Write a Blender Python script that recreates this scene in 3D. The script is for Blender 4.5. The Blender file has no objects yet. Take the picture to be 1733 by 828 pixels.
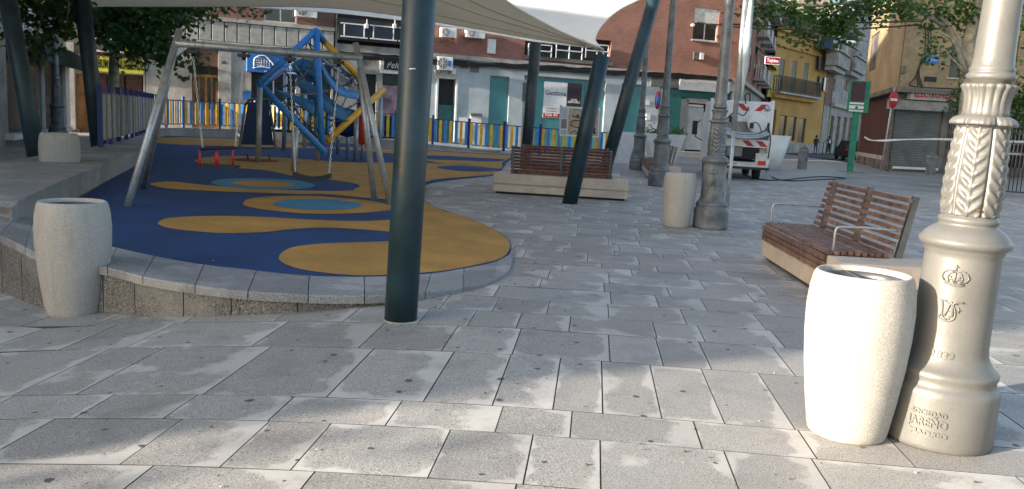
import bpy, bmesh, math, random
import numpy as np
from mathutils import Vector, Matrix
from mathutils.geometry import tessellate_polygon
random.seed(7); rng = np.random.default_rng(7)
sc = bpy.context.scene
COL = sc.collection
PI = math.pi; R = math.radians
# ---------------------------------------------------------------- camera
PW, PH, PF = 1733, 828, 1400.0
PITCH, ROLL, CH = R(8.45), R(3.0), 1.55
cam = bpy.data.objects.new('camera', bpy.data.cameras.new('camera'))
COL.objects.link(cam); sc.camera = cam
cam.data.sensor_width = 36; cam.data.lens = 36 * PF / PW
cam.data.clip_start = .05; cam.data.clip_end = 3000
cam.matrix_world = Matrix.Translation((0, 0, CH)) @ Matrix.Rotation(PI/2-PITCH, 4, 'X') @ Matrix.Rotation(ROLL, 4, 'Z')
# ---------------------------------------------------------------- light
SUN_AZ = R(27)      # direction the light travels, from +X towards +Y
SUN_EL = R(14)
sv = Vector((-math.cos(SUN_AZ)*math.cos(SUN_EL), -math.sin(SUN_AZ)*math.cos(SUN_EL), math.sin(SUN_EL)))
w = bpy.data.worlds.new("World"); sc.world = w; w.use_nodes = True
nt = w.node_tree
sky = nt.nodes.new('ShaderNodeTexSky'); sky.sky_type = 'NISHITA'; sky.sun_disc = False
sky.sun_elevation = SUN_EL; sky.sun_rotation = math.atan2(sv.x, sv.y)
sky.air_density = 1.0; sky.dust_density = 2.2; sky.ozone_density = .5
bg = nt.nodes['Background']; bg.inputs['Strength'].default_value = 0.15
nt.links.new(sky.outputs[0], bg.inputs['Color'])
sl = bpy.data.lights.new('sun', 'SUN'); sl.energy = 5.0; sl.angle = R(0.6); sl.color = (1, .90, .76)
so = bpy.data.objects.new('sun', sl); COL.objects.link(so)
so.rotation_euler = (-sv).to_track_quat('-Z', 'Y').to_euler(); so.location = (0, 0, 30)
sc.view_settings.view_transform = 'Standard'; sc.view_settings.look = 'None'
sc.view_settings.exposure = 1.35; sc.view_settings.gamma = 1
# ---------------------------------------------------------------- geometry helpers
def ray(px, py):
    x, y = (px-PW/2)/PF, -(py-PH/2)/PF
    c, s = math.cos(ROLL), math.sin(ROLL)
    x, y = c*x-s*y, s*x+c*y
    c, s = math.cos(PI/2-PITCH), math.sin(PI/2-PITCH)
    return Vector((x, c*y+s, s*y-c))
def G(px, py, z=0.0):
    d = ray(px, py)
    if callable(z):
        zz = 0.0
        for _ in range(25):
            p = d*((zz-CH)/d.z); zz = z(p.x, p.y)
        z = zz
    p = d*((z-CH)/d.z); return Vector((p.x, p.y, z))
def D(px, py, Y):
    d = ray(px, py); p = d*(Y/d.y); p.z += CH; return p
def sm(x, a, b):
    t = min(1, max(0, (x-a)/(b-a))); return t*t*(3-2*t)
def zg(x, y):       # plaza ground height
    r = max(0.0, .6-x)
    return -min(.3, .016*r*r)*(1-sm(y, 8.5, 13))
def zr(x, y):       # rubber playground height
    return .014+.11*sm(-x, .4, 4.5)
class MB:
    def __init__(s): s.v = []; s.f = []; s.m = []; s.uv = {}; s.sm = []
    def add(s, vs, fs, mi=0, smooth=False):
        b = len(s.v); s.v += [tuple(v) for v in vs]
        for f in fs: s.f.append(tuple(b+i for i in f)); s.m.append(mi); s.sm.append(smooth)
        return s
    def box(s, c, d, rz=0, mi=0, M=None):
        x, y, z = d[0]/2, d[1]/2, d[2]/2
        vs = [Vector((a*x, b*y, e*z)) for e in (-1, 1) for a, b in ((-1, -1), (1, -1), (1, 1), (-1, 1))]
        Q = M if M is not None else Matrix.Rotation(rz, 3, 'Z')
        c = Vector(c)
        return s.add([Q@v+c for v in vs], [(3, 2, 1, 0), (4, 5, 6, 7), (0, 1, 5, 4), (1, 2, 6, 5), (2, 3, 7, 6), (3, 0, 4, 7)], mi)
    def bb(s, x0, x1, y0, y1, z0, z1, mi=0):
        return s.box(((x0+x1)/2, (y0+y1)/2, (z0+z1)/2), (x1-x0, y1-y0, z1-z0), mi=mi)
    def cbox(s, x0, x1, y0, y1, z0, z1, c=.01, mi=0):     # box with chamfered upper and vertical edges
        def ring(i, z): return [(x0+i, y0+c, z), (x0+c, y0+i, z), (x1-c, y0+i, z), (x1-i, y0+c, z), (x1-i, y1-c, z), (x1-c, y1-i, z), (x0+c, y1-i, z), (x0+i, y1-c, z)]
        rs = [ring(0, z0), ring(0, z1-c), ring(c, z1)]
        # top ring pulled in
        t = [(min(max(x, x0+c), x1-c), min(max(y, y0+c), y1-c), z) for x, y, z in rs[2]]
        vs = rs[0]+rs[1]+t
        fs = [(i, (i+1) % 8, 8+(i+1) % 8, 8+i) for i in range(8)]+[(8+i, 8+(i+1) % 8, 16+(i+1) % 8, 16+i) for i in range(8)]
        fs += [tuple(range(16, 24)), tuple(range(7, -1, -1))]
        return s.add(vs, fs, mi)
    def quad(s, a, b, c, d, mi=0): return s.add([a, b, c, d], [(0, 1, 2, 3)], mi)
    def bar(s, p, q, wx, wz, mi=0, up=(0, 0, 1)):      # rectangular bar from p to q
        p, q = Vector(p), Vector(q); d = (q-p); L = d.length
        if L < 1e-6: return s
        d.normalize(); u = Vector(up)
        if abs(d.dot(u)) > .98: u = Vector((0, 1, 0))
        x = d.cross(u).normalized(); z = x.cross(d)
        vs = [a+x*(i*wx/2)+z*(j*wz/2) for a in (p, q) for i, j in ((-1, -1), (1, -1), (1, 1), (-1, 1))]
        return s.add(vs, [(0, 1, 2, 3), (7, 6, 5, 4), (1, 0, 4, 5), (2, 1, 5, 6), (3, 2, 6, 7), (0, 3, 7, 4)], mi)
    def path(s, pts, r, n=8, mi=0, caps=True, smooth=True):
        pts = [Vector(p) for p in pts]; m = len(pts)
        rs = r if isinstance(r, (list, tuple)) else [r]*m
        u = None; vs = []
        for i, p in enumerate(pts):
            t = (pts[min(i+1, m-1)]-pts[max(i-1, 0)]).normalized()
            if u is None:
                u = t.cross(Vector((0, 0, 1)) if abs(t.z) < .95 else Vector((1, 0, 0))).normalized()
            else:
                u = (u-t*u.dot(t)).normalized()
            b = t.cross(u)
            vs += [p+(u*math.cos(2*PI*k/n)+b*math.sin(2*PI*k/n))*rs[i] for k in range(n)]
        fs = [(i*n+k, i*n+(k+1) % n, (i+1)*n+(k+1) % n, (i+1)*n+k) for i in range(m-1) for k in range(n)]
        s.add(vs, fs, mi, smooth)
        if caps:
            b = len(s.v)-len(vs)
            s.f.append(tuple(b+k for k in range(n-1, -1, -1))); s.m.append(mi); s.sm.append(False)
            s.f.append(tuple(b+(m-1)*n+k for k in range(n))); s.m.append(mi); s.sm.append(False)
        return s
    def lathe(s, prof, n=32, mi=0, c=(0, 0), smooth=True, close=True, fn=None):
        vs = []
        for r, z in prof:
            for k in range(n):
                a = 2*PI*k/n; rr = fn(r, z, a) if fn else r
                vs.append((c[0]+rr*math.cos(a), c[1]+rr*math.sin(a), z))
        m = len(prof)
        fs = [(i*n+k, i*n+(k+1) % n, (i+1)*n+(k+1) % n, (i+1)*n+k) for i in range(m-1) for k in range(n)]
        b = len(s.v); s.add(vs, fs, mi, smooth)
        if close:
            s.f.append(tuple(b+k for k in range(n-1, -1, -1))); s.m.append(mi); s.sm.append(False)
            s.f.append(tuple(b+(m-1)*n+k for k in range(n))); s.m.append(mi); s.sm.append(False)
        return s
    def prism(s, poly, z0, z1, mi=0):      # poly ccw (x,y); z may be callables
        n = len(poly); f0 = z0 if callable(z0) else (lambda x, y: z0); f1 = z1 if callable(z1) else (lambda x, y: z1)
        vs = [(x, y, f0(x, y)) for x, y in poly]+[(x, y, f1(x, y)) for x, y in poly]
        return s.add(vs, [tuple(range(n-1, -1, -1)), tuple(range(n, 2*n))]+[(i, (i+1) % n, n+(i+1) % n, n+i) for i in range(n)], mi)
    def mesh(s, name, mats, off=None):
        me = bpy.data.meshes.new(name)
        vs = s.v if off is None else [(a-off[0], b-off[1], c-off[2]) for a, b, c in s.v]
        me.from_pydata(vs, [], s.f)
        for m in (mats if isinstance(mats, (list, tuple)) else [mats]): me.materials.append(m)
        me.polygons.foreach_set('material_index', s.m); me.polygons.foreach_set('use_smooth', s.sm)
        me.update(); return me
    def build(s, name, mats, parent=None, world=False, loc=None):
        """world=True: vertices are world coordinates, parent is an unrotated empty"""
        off = parent.location if (world and parent is not None) else None
        o = bpy.data.objects.new(name, s.mesh(name, mats, off)); COL.objects.link(o)
        if parent is not None: o.parent = parent
        if loc is not None: o.location = loc
        return o
def link(name, me, parent=None, loc=(0, 0, 0), rot=(0, 0, 0)):
    o = bpy.data.objects.new(name, me); COL.objects.link(o); o.parent = parent; o.location = loc; o.rotation_euler = rot; return o
def tag(o, label=None, cat=None, group=None, kind=None):
    if label: o['label'] = label
    if cat: o['category'] = cat
    if group: o['group'] = group
    if kind: o['kind'] = kind
    return o
def thing(name, label, cat, loc=(0, 0, 0), rz=0, group=None):
    o = bpy.data.objects.new(name, None); COL.objects.link(o); o.location = loc; o.rotation_euler = (0, 0, rz)
    o.empty_display_size = .2
    return tag(o, label, cat, group)
def copy_tree(o, parent=None):
    c = o.copy(); COL.objects.link(c); c.parent = parent
    for ch in list(o.children): copy_tree(ch, c)
    return c
def text_mesh(txt, h, ext=.004, align='CENTER', bold=0.0, shear=0.0, res=2):
    cu = bpy.data.curves.new('txt', 'FONT'); cu.body = txt; cu.size = h; cu.extrude = ext; cu.align_x = align; cu.align_y = 'CENTER'
    cu.offset = bold; cu.resolution_u = res; cu.shear = shear
    ob = bpy.data.objects.new('txt', cu); COL.objects.link(ob)
    dg = bpy.context.evaluated_depsgraph_get(); dg.update()
    me = bpy.data.meshes.new_from_object(ob.evaluated_get(dg)); bpy.data.objects.remove(ob)
    return me
def text(name, txt, h, m, parent, loc, rot=(PI/2, 0, 0), width=None, **k):
    """flat lettering facing local -y, scaled to the given width"""
    me = text_mesh(txt, h, **k); me.materials.clear(); me.materials.append(m)
    if width:
        xs = [v.co.x for v in me.vertices]; wd = max(xs)-min(xs)
        for v in me.vertices: v.co.x *= width/wd
    return link(name, me, parent, loc, rot)
def smooth_closed(pts, k=5):
    n = len(pts); out = []
    for i in range(n):
        p0, p1, p2, p3 = (Vector(pts[(i+j-1) % n]) for j in range(4))
        for s in range(k):
            t = s/k
            out.append(.5*((2*p1)+(p2-p0)*t+(2*p0-5*p1+4*p2-p3)*t*t+(3*p1-p0-3*p2+p3)*t**3))
    return out
def smooth_open(pts, k=5):
    pts = [Vector(p) for p in pts]; n = len(pts); out = []
    for i in range(n-1):
        p1, p2 = pts[i], pts[i+1]; p0 = pts[i-1] if i else p1*2-p2; p3 = pts[i+2] if i+2 < n else p2*2-p1
        for s in range(k):
            t = s/k
            out.append(.5*((2*p1)+(p2-p0)*t+(2*p0-5*p1+4*p2-p3)*t*t+(3*p1-p0-3*p2+p3)*t**3))
    out.append(pts[-1]); return out
# ---------------------------------------------------------------- materials
def srgb(r, g, b):
    return tuple(((c/255)/12.92 if c/255 <= .04045 else ((c/255+.055)/1.055)**2.4) for c in (r, g, b))
def mat(name, col, rough=.6, metal=0, var=.12, scale=4, bump=0, bscale=60, spec=.5, col2=None, fine=0, fscale=200, trans=0, alpha=1, rnd=0, coat=0):
    m = bpy.data.materials.new(name); m.use_nodes = True; n = m.node_tree.nodes; l = m.node_tree.links
    b = n['Principled BSDF']; b.inputs['Roughness'].default_value = rough; b.inputs['Metallic'].default_value = metal
    b.inputs['Specular IOR Level'].default_value = spec; b.inputs['Coat Weight'].default_value = coat
    if trans: b.inputs['Transmission Weight'].default_value = trans
    tc = n.new('ShaderNodeNewGeometry'); 
    c2 = col2 or tuple(c*(1-var*2.2) for c in col); c1 = col if col2 else tuple(min(1, c*(1+var)) for c in col)
    nz = n.new('ShaderNodeTexNoise'); nz.inputs['Scale'].default_value = scale; nz.inputs['Detail'].default_value = 5; nz.inputs['Roughness'].default_value = .62
    l.new(tc.outputs['Position'], nz.inputs['Vector'])
    mx = n.new('ShaderNodeMix'); mx.data_type = 'RGBA'
    mr = n.new('ShaderNodeMapRange'); mr.inputs[1].default_value = .35; mr.inputs[2].default_value = .65
    l.new(nz.outputs['Fac'], mr.inputs[0]); l.new(mr.outputs[0], mx.inputs[0])
    mx.inputs[6].default_value = (*c2, 1); mx.inputs[7].default_value = (*c1, 1)
    out = mx.outputs[2]
    if fine:
        f = n.new('ShaderNodeTexNoise'); f.inputs['Scale'].default_value = fscale; f.inputs['Detail'].default_value = 2
        l.new(tc.outputs['Position'], f.inputs['Vector'])
        fr = n.new('ShaderNodeMapRange'); fr.inputs[1].default_value = .35; fr.inputs[2].default_value = .65; fr.inputs[3].default_value = 1-fine; fr.inputs[4].default_value = 1+fine
        l.new(f.outputs['Fac'], fr.inputs[0])
        mm = n.new('ShaderNodeVectorMath'); mm.operation = 'SCALE'; l.new(out, mm.inputs[0]); l.new(fr.outputs[0], mm.inputs['Scale']); out = mm.outputs[0]
    if rnd:
        oi = n.new('ShaderNodeObjectInfo'); rr = n.new('ShaderNodeMapRange'); rr.inputs[3].default_value = 1-rnd; rr.inputs[4].default_value = 1+rnd
        l.new(oi.outputs['Random'], rr.inputs[0]); mm = n.new('ShaderNodeVectorMath'); mm.operation = 'SCALE'
        l.new(out, mm.inputs[0]); l.new(rr.outputs[0], mm.inputs['Scale']); out = mm.outputs[0]
    l.new(out, b.inputs['Base Color'])
    rv = n.new('ShaderNodeMapRange'); rv.inputs[3].default_value = max(0, rough-.08); rv.inputs[4].default_value = min(1, rough+.1)
    l.new(nz.outputs['Fac'], rv.inputs[0]); l.new(rv.outputs[0], b.inputs['Roughness'])
    if bump:
        bn = n.new('ShaderNodeTexNoise'); bn.inputs['Scale'].default_value = bscale; bn.inputs['Detail'].default_value = 3
        l.new(tc.outputs['Position'], bn.inputs['Vector'])
        bp = n.new('ShaderNodeBump'); bp.inputs['Strength'].default_value = bump; bp.inputs['Distance'].default_value = .01
        l.new(bn.outputs['Fac'], bp.inputs['Height']); l.new(bp.outputs[0], b.inputs['Normal'])
    return m
def granite(name, base, dark, light, stain=1.0, edge=True, rnd=.12, spots=True, sc_=190, rough=.62, dots=True):
    m = bpy.data.materials.new(name); m.use_nodes = True; N = m.node_tree.nodes; L = m.node_tree.links; b = N['Principled BSDF']
    g = N.new('ShaderNodeNewGeometry'); P = g.outputs['Position']
    def noise(s, d=3, r=.6, v=P):
        q = N.new('ShaderNodeTexNoise'); q.inputs['Scale'].default_value = s; q.inputs['Detail'].default_value = d; q.inputs['Roughness'].default_value = r; L.new(v, q.inputs['Vector']); return q.outputs['Fac']
    def mr(x, a, c, o0=0, o1=1):
        q = N.new('ShaderNodeMapRange'); q.inputs[1].default_value = a; q.inputs[2].default_value = c; q.inputs[3].default_value = o0; q.inputs[4].default_value = o1; L.new(x, q.inputs[0]); return q.outputs[0]
    def mix(f, a, c):
        q = N.new('ShaderNodeMix'); q.data_type = 'RGBA'
        L.new(f, q.inputs[0])
        for i, v in ((6, a), (7, c)):
            if isinstance(v, tuple): q.inputs[i].default_value = (*v, 1)
            else: L.new(v, q.inputs[i])
        return q.outputs[2]
    def mth(op, a, c):
        q = N.new('ShaderNodeMath'); q.operation = op
        for i, v in ((0, a), (1, c)):
            if isinstance(v, (int, float)): q.inputs[i].default_value = v
            else: L.new(v, q.inputs[i])
        return q.outputs[0]
    c = mix(mr(noise(sc_, 2), .38, .62), dark, base)
    c = mix(mr(noise(sc_*.62, 2, .5), .57, .66), c, light)
    if dots: c = mix(mr(noise(sc_*.5+9, 1), .62, .68), c, tuple(x*.35 for x in dark))
    # soft pale and dark weathering with ragged borders
    s1 = noise(1.1, 6, .62)
    if edge:
        u2 = N.new('ShaderNodeUVMap'); u2.uv_map = 'slab_random'; sc2 = N.new('ShaderNodeVectorMath'); sc2.operation = 'MULTIPLY_ADD'; L.new(u2.outputs[0], sc2.inputs[0]); sc2.inputs[1].default_value = (37, 53, 0); L.new(P, sc2.inputs[2])
        s1 = noise(1.7, 7, .60, sc2.outputs[0])
        uv = N.new('ShaderNodeUVMap'); uv.uv_map = 'UVMap'; sep = N.new('ShaderNodeSeparateXYZ'); L.new(uv.outputs[0], sep.inputs[0])
        ex = mth('MINIMUM', sep.outputs[0], mth('SUBTRACT', 1.0, sep.outputs[0])); ey = mth('MINIMUM', sep.outputs[1], mth('SUBTRACT', 1.0, sep.outputs[1]))
        e = mth('MINIMUM', ex, ey)
        e2 = mth('ADD', mr(e, 0, .13, .10, 0), mr(sep.outputs[0], .62, 1, 0, .13))
        s1 = mth('SUBTRACT', s1, .075)
        s1 = mth('ADD', s1, e2)
    pale = mr(s1, .52, .575, 0, .9*stain)
    c = mix(pale, c, light)
    dk = mr(noise(2.6, 6, .65), .52, .68, 0, .55*stain); c = mix(dk, c, tuple(x*.85 for x in dark))
    if not dots:   # rain streaks down cast concrete
        vs_ = N.new('ShaderNodeVectorMath'); vs_.operation = 'MULTIPLY'; L.new(P, vs_.inputs[0]); vs_.inputs[1].default_value = (14, 14, 1.6)
        c = mix(mr(noise(1.0, 4, .6, vs_.outputs[0]), .50, .72, 0, .30), c, tuple(x*.66 for x in dark))
    if spots:      # trodden gum and drip marks
        v = N.new('ShaderNodeTexVoronoi'); v.voronoi_dimensions = '2D'; v.inputs['Scale'].default_value = 3.6
        nn = N.new('ShaderNodeTexNoise'); nn.inputs['Scale'].default_value = 14; L.new(P, nn.inputs['Vector'])
        vm = N.new('ShaderNodeVectorMath'); vm.operation = 'SCALE'; vm.inputs['Scale'].default_value = .05; L.new(nn.outputs['Color'], vm.inputs[0])
        va = N.new('ShaderNodeVectorMath'); va.operation = 'ADD'; L.new(P, va.inputs[0]); L.new(vm.outputs[0], va.inputs[1]); L.new(va.outputs[0], v.inputs['Vector'])
        sx = N.new('ShaderNodeSeparateColor'); L.new(v.outputs['Color'], sx.inputs[0])
        rad = mr(sx.outputs[0], .5, 1.0, 0.0, .085)
        d = mth('LESS_THAN', v.outputs['Distance'], rad)
        c = mix(mth('MULTIPLY', d, .85), c, (.028, .029, .033))
    oi = N.new('ShaderNodeObjectInfo'); k = mr(oi.outputs['Random'], 0, 1, 1-rnd, 1+rnd)
    if edge:
        s3 = N.new('ShaderNodeSeparateXYZ'); L.new(u2.outputs[0], s3.inputs[0]); k = mr(s3.outputs[1], 0, 1, 1-rnd*1.3, 1+rnd)
    vm = N.new('ShaderNodeVectorMath'); vm.operation = 'SCALE'; L.new(c, vm.inputs[0]); L.new(k, vm.inputs['Scale'])
    L.new(vm.outputs[0], b.inputs['Base Color'])
    rr = mr(noise(2.3, 4), .35, .65, rough-.14, rough+.12); L.new(rr, b.inputs['Roughness'])
    bp = N.new('ShaderNodeBump'); bp.inputs['Strength'].default_value = .35; bp.inputs['Distance'].default_value = .004
    L.new(noise(sc_*.8, 2), bp.inputs['Height']); L.new(bp.outputs[0], b.inputs['Normal'])
    return m
def brickmat(name, c1, c2, mortar, bw=.25, bh=.065, rough=.85):
    m = bpy.data.materials.new(name); m.use_nodes = True; N = m.node_tree.nodes; L = m.node_tree.links; b = N['Principled BSDF']
    tc = N.new('ShaderNodeTexCoord'); mp = N.new('ShaderNodeSeparateXYZ'); cb = N.new('ShaderNodeCombineXYZ')
    L.new(tc.outputs['Object'], mp.inputs[0]); ad = N.new('ShaderNodeMath'); ad.operation = 'ADD'
    L.new(mp.outputs[0], ad.inputs[0]); L.new(mp.outputs[1], ad.inputs[1]); L.new(ad.outputs[0], cb.inputs[0]); L.new(mp.outputs[2], cb.inputs[1])
    br = N.new('ShaderNodeTexBrick'); L.new(cb.outputs[0], br.inputs['Vector'])
    br.inputs['Scale'].default_value = 1; br.inputs['Brick Width'].default_value = bw; br.inputs['Row Height'].default_value = bh
    br.inputs['Mortar Size'].default_value = .009; br.inputs['Color1'].default_value = (*c1, 1); br.inputs['Color2'].default_value = (*c2, 1); br.inputs['Mortar'].default_value = (*mortar, 1)
    nz = N.new('ShaderNodeTexNoise'); nz.inputs['Scale'].default_value = .7; nz.inputs['Detail'].default_value = 6; L.new(tc.outputs['Object'], nz.inputs['Vector'])
    mr = N.new('ShaderNodeMapRange'); mr.inputs[1].default_value = .3; mr.inputs[2].default_value = .7; mr.inputs[3].default_value = .78; mr.inputs[4].default_value = 1.15; L.new(nz.outputs['Fac'], mr.inputs[0])
    vm = N.new('ShaderNodeVectorMath'); vm.operation = 'SCALE'; L.new(br.outputs['Color'], vm.inputs[0]); L.new(mr.outputs[0], vm.inputs['Scale'])
    L.new(vm.outputs[0], b.inputs['Base Color']); b.inputs['Roughness'].default_value = rough
    bp = N.new('ShaderNodeBump'); bp.inputs['Strength'].default_value = .5; bp.inputs['Distance'].default_value = .01; bp.invert = True
    L.new(br.outputs['Fac'], bp.inputs['Height']); L.new(bp.outputs[0], b.inputs['Normal'])
    return m
M = {}
M['slab'] = granite('granite_slab', (.385, .368, .342), (.215, .205, .192), (.52, .50, .465), stain=.8)
M['kerb'] = granite('granite_kerb', (.30, .30, .305), (.15, .15, .155), (.42, .42, .42), edge=False, spots=False, stain=.5)
M['block'] = granite('rough_granite', (.18, .174, .165), (.065, .063, .06), (.27, .26, .245), edge=False, spots=False, sc_=85, stain=.5)
M['joint'] = mat('joint_sand', (.07, .068, .065), .9)
M['concrete'] = granite('pale_concrete', (.42, .40, .37), (.30, .285, .262), (.49, .47, .435), edge=False, spots=False, stain=.35, sc_=170, rnd=.02, rough=.75, dots=False)
M['beige'] = mat('bench_concrete', (.53, .45, .38), .75, var=.07, fine=.06, bump=.15)
M['wood'] = mat('bench_wood', (.155, .058, .040), .42, var=.3, scale=9, rnd=.25, fine=.12, fscale=70)
M['woodold'] = mat('weathered_wood', (.185, .108, .082), .5, var=.3, scale=9, rnd=.28, fine=.15, fscale=70)
M['steel'] = mat('dark_steel', (.16, .165, .17), .4, .6)
M['galv'] = mat('galvanised_steel', (.42, .44, .46), .42, .6, var=.1, scale=9, fine=.08, fscale=60)
M['pole'] = mat('petrol_paint', (.011, .036, .052), .42, 0, var=.22, scale=3, fine=.08, fscale=90, coat=.0)
M['navy'] = mat('navy_paint', (.010, .020, .045), .35, 0, var=.15)
M['lampL'] = mat('grey_lamp_paint', (.160, .158, .150), .40, .2, var=.06, scale=3, fine=.06, fscale=120, bump=.08, bscale=60, rnd=.0)
M['lampD'] = mat('shaded_lamp_paint', (.15, .165, .18), .42, .1, var=.22, scale=4, fine=.08, fscale=40, bump=.25, bscale=45)  # lamp paint with the bluish cast of shade put into its colour
M['blueR'] = mat('navy_rubber', (.003, .042, .15), .82, var=.14, scale=1.2, fine=.35, fscale=150, bump=.25, bscale=170)
M['tanR'] = mat('ochre_rubber', (.42, .225, .05), .82, var=.10, scale=1.5, fine=.30, fscale=150, bump=.25, bscale=170)
M['skyR'] = mat('pale_blue_rubber', (.045, .20, .34), .82, var=.10, scale=1.5, fine=.3, fscale=150, bump=.25, bscale=170)
M['redR'] = mat('rust_rubber', (.25, .05, .03), .85)
M['fblue'] = mat('fence_navy', (.002, .02, .18), .4)
M['fyel'] = mat('fence_yellow', (.70, .42, .03), .45)
M['fsky'] = mat('fence_blue', (.05, .23, .55), .45)
M['pblue'] = mat('play_blue', (.035, .22, .58), .35, var=.1)
M['pteal'] = mat('play_membrane', (.02, .13, .27), .5, var=.15)
M['pyel'] = mat('play_yellow', (.80, .42, .03), .35, var=.1)
M['red'] = mat('red_plastic', (.55, .02, .02), .4)
M['rope'] = mat('rope', (.30, .30, .29), .9)
M['black'] = mat('black_plastic', (.012, .012, .014), .5)
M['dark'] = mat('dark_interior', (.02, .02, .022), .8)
M['glass'] = mat('window_glass', (.025, .03, .035), .08, 0, spec=.8, var=.3, scale=1)
M['glassg'] = mat('shop_glass', (.012, .024, .026), .25, 0, spec=.35, var=.6, scale=1.3)
M['white'] = mat('white_paint', (.74, .74, .73), .5, var=.06)
M['whitem'] = mat('white_metal', (.72, .73, .74), .4, var=.05)
M['stone'] = mat('facade_stone', (.42, .40, .37), .7, var=.14, scale=1.2, fine=.08, fscale=9)
M['stoned'] = mat('facade_stone_grey', (.30, .285, .27), .7, var=.18, scale=1.4, fine=.08, fscale=9)
M['panel'] = mat('cladding_panel', (.40, .39, .37), .6, rnd=.12)
M['render'] = mat('grey_render', (.36, .34, .32), .85, var=.2, scale=1.2)
M['brick'] = brickmat('red_brick', (.36, .125, .085), (.27, .085, .06), (.30, .22, .18))
M['brickd'] = brickmat('dull_red_brick', (.22, .095, .075), (.17, .07, .055), (.20, .15, .13))
M['tealp'] = mat('teal_panel', (.075, .26, .27), .5, var=.10, scale=.8)
M['teald'] = mat('dark_teal', (.02, .13, .12), .45)
M['paleb'] = mat('pale_tiled_wall', (.44, .49, .51), .6, var=.08, scale=1.0)
M['yellowb'] = mat('ochre_render', (.52, .295, .085), .85, var=.10, scale=.6, fine=.05, fscale=8)
M['yellowc'] = mat('yellow_render', (.62, .48, .10), .85)
M['oldw'] = mat('old_ochre_wall', (.37, .285, .165), .9, var=.28, scale=.45, fine=.12, fscale=5, col2=(.22, .175, .115))
M['oldd'] = mat('old_grey_wall', (.15, .135, .12), .85, var=.3, scale=.8)
M['shut'] = mat('grey_shutter', (.155, .165, .16), .55, var=.12, scale=1.3)
M['redshut'] = mat('maroon_shutter', (.085, .033, .03), .6, var=.2)
M['signred'] = mat('sign_red', (.45, .02, .03), .5)
M['signblue'] = mat('sign_blue', (.02, .17, .52), .4, var=.04)
M['signyel'] = mat('sign_yellow', (.62, .60, .06), .5)
M['wooddoor'] = mat('varnished_wood', (.38, .17, .05), .5, var=.2, scale=3)
M['green'] = mat('totem_green', (.01, .20, .13), .4)
M['screen'] = mat('led_panel_off', (.055, .022, .035), .4)
M['asphalt'] = mat('asphalt', (.055, .056, .060), .85, var=.2, scale=1, fine=.15, fscale=30)
M['bark'] = mat('plane_bark', (.34, .32, .25), .9, var=.3, scale=5, col2=(.17, .16, .12))
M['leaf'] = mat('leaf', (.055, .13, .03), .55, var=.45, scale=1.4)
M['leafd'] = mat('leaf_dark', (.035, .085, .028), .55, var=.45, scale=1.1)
M['tyre'] = mat('tyre', (.02, .02, .02), .85)
M['rust'] = mat('rust', (.14, .065, .035), .9)
M['plate'] = mat('plate', (.65, .65, .62), .5)
M['hose'] = mat('hose_black', (.012, .012, .012), .45)
M['canvas'] = mat('beige_canvas', (.84, .77, .66), .9, var=.04, scale=1)
M['fabric'] = mat('white_canvas', (.88, .88, .86), .9, var=.03, scale=1)
M['skin'] = mat('skin', (.45, .27, .19), .6)
for k in ('leaf', 'leafd'):
    n = M[k].node_tree; b = n.nodes['Principled BSDF']; t = n.nodes.new('ShaderNodeBsdfTranslucent'); a = n.nodes.new('ShaderNodeMixShader'); a.inputs[0].default_value = .35
    t.inputs['Color'].default_value = (.14, .25, .04, 1)
    n.links.new(b.outputs[0], a.inputs[1]); n.links.new(t.outputs[0], a.inputs[2]); n.links.new(a.outputs[0], n.nodes['Material Output'].inputs['Surface'])
for k, f in (('fabric', .5), ('canvas', .5)):
    n = M[k].node_tree; b = n.nodes['Principled BSDF']; t = n.nodes.new('ShaderNodeBsdfTranslucent'); a = n.nodes.new('ShaderNodeMixShader'); a.inputs[0].default_value = f
    t.inputs['Color'].default_value = (.9, .9, .88, 1) if k == 'fabric' else (.85, .77, .64, 1)
    n.links.new(b.outputs[0], a.inputs[1]); n.links.new(t.outputs[0], a.inputs[2]); n.links.new(a.outputs[0], n.nodes['Material Output'].inputs['Surface'])
# ================================================================= GROUND
def proj(p):
    q = cam.matrix_world.inverted() @ Vector(p)
    if q.z > -.1: return None
    return PW/2+PF*q.x/-q.z, PH/2-PF*q.y/-q.z
def inpoly(x, y, P):
    c = False; n = len(P)
    for i in range(n):
        a, b = P[i], P[i-1]
        if (a[1] > y) != (b[1] > y) and x < (b[0]-a[0])*(y-a[1])/(b[1]-a[1])+a[0]: c = not c
    return c
xs = [-1500, -400, -100, -45]+[-30+i*.6 for i in range(37)]+[-8+i*.12 for i in range(70)]+[3, 10, 30, 100, 400, 1500]
ys = [-400, -60, -20]+[-8, -4, 0, 4]+[8+i*.3 for i in range(19)]+[16, 20, 30, 50, 100, 300, 1500]
mb = MB(); vs = [(x, y, zg(x, y)-.0075) for y in ys for x in xs]; nx = len(xs)
mb.add(vs, [(j*nx+i, j*nx+i+1, (j+1)*nx+i+1, (j+1)*nx+i) for j in range(len(ys)-1) for i in range(nx-1)], 0, True)
tag(mb.build('ground', M['joint']), kind='structure')

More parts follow.
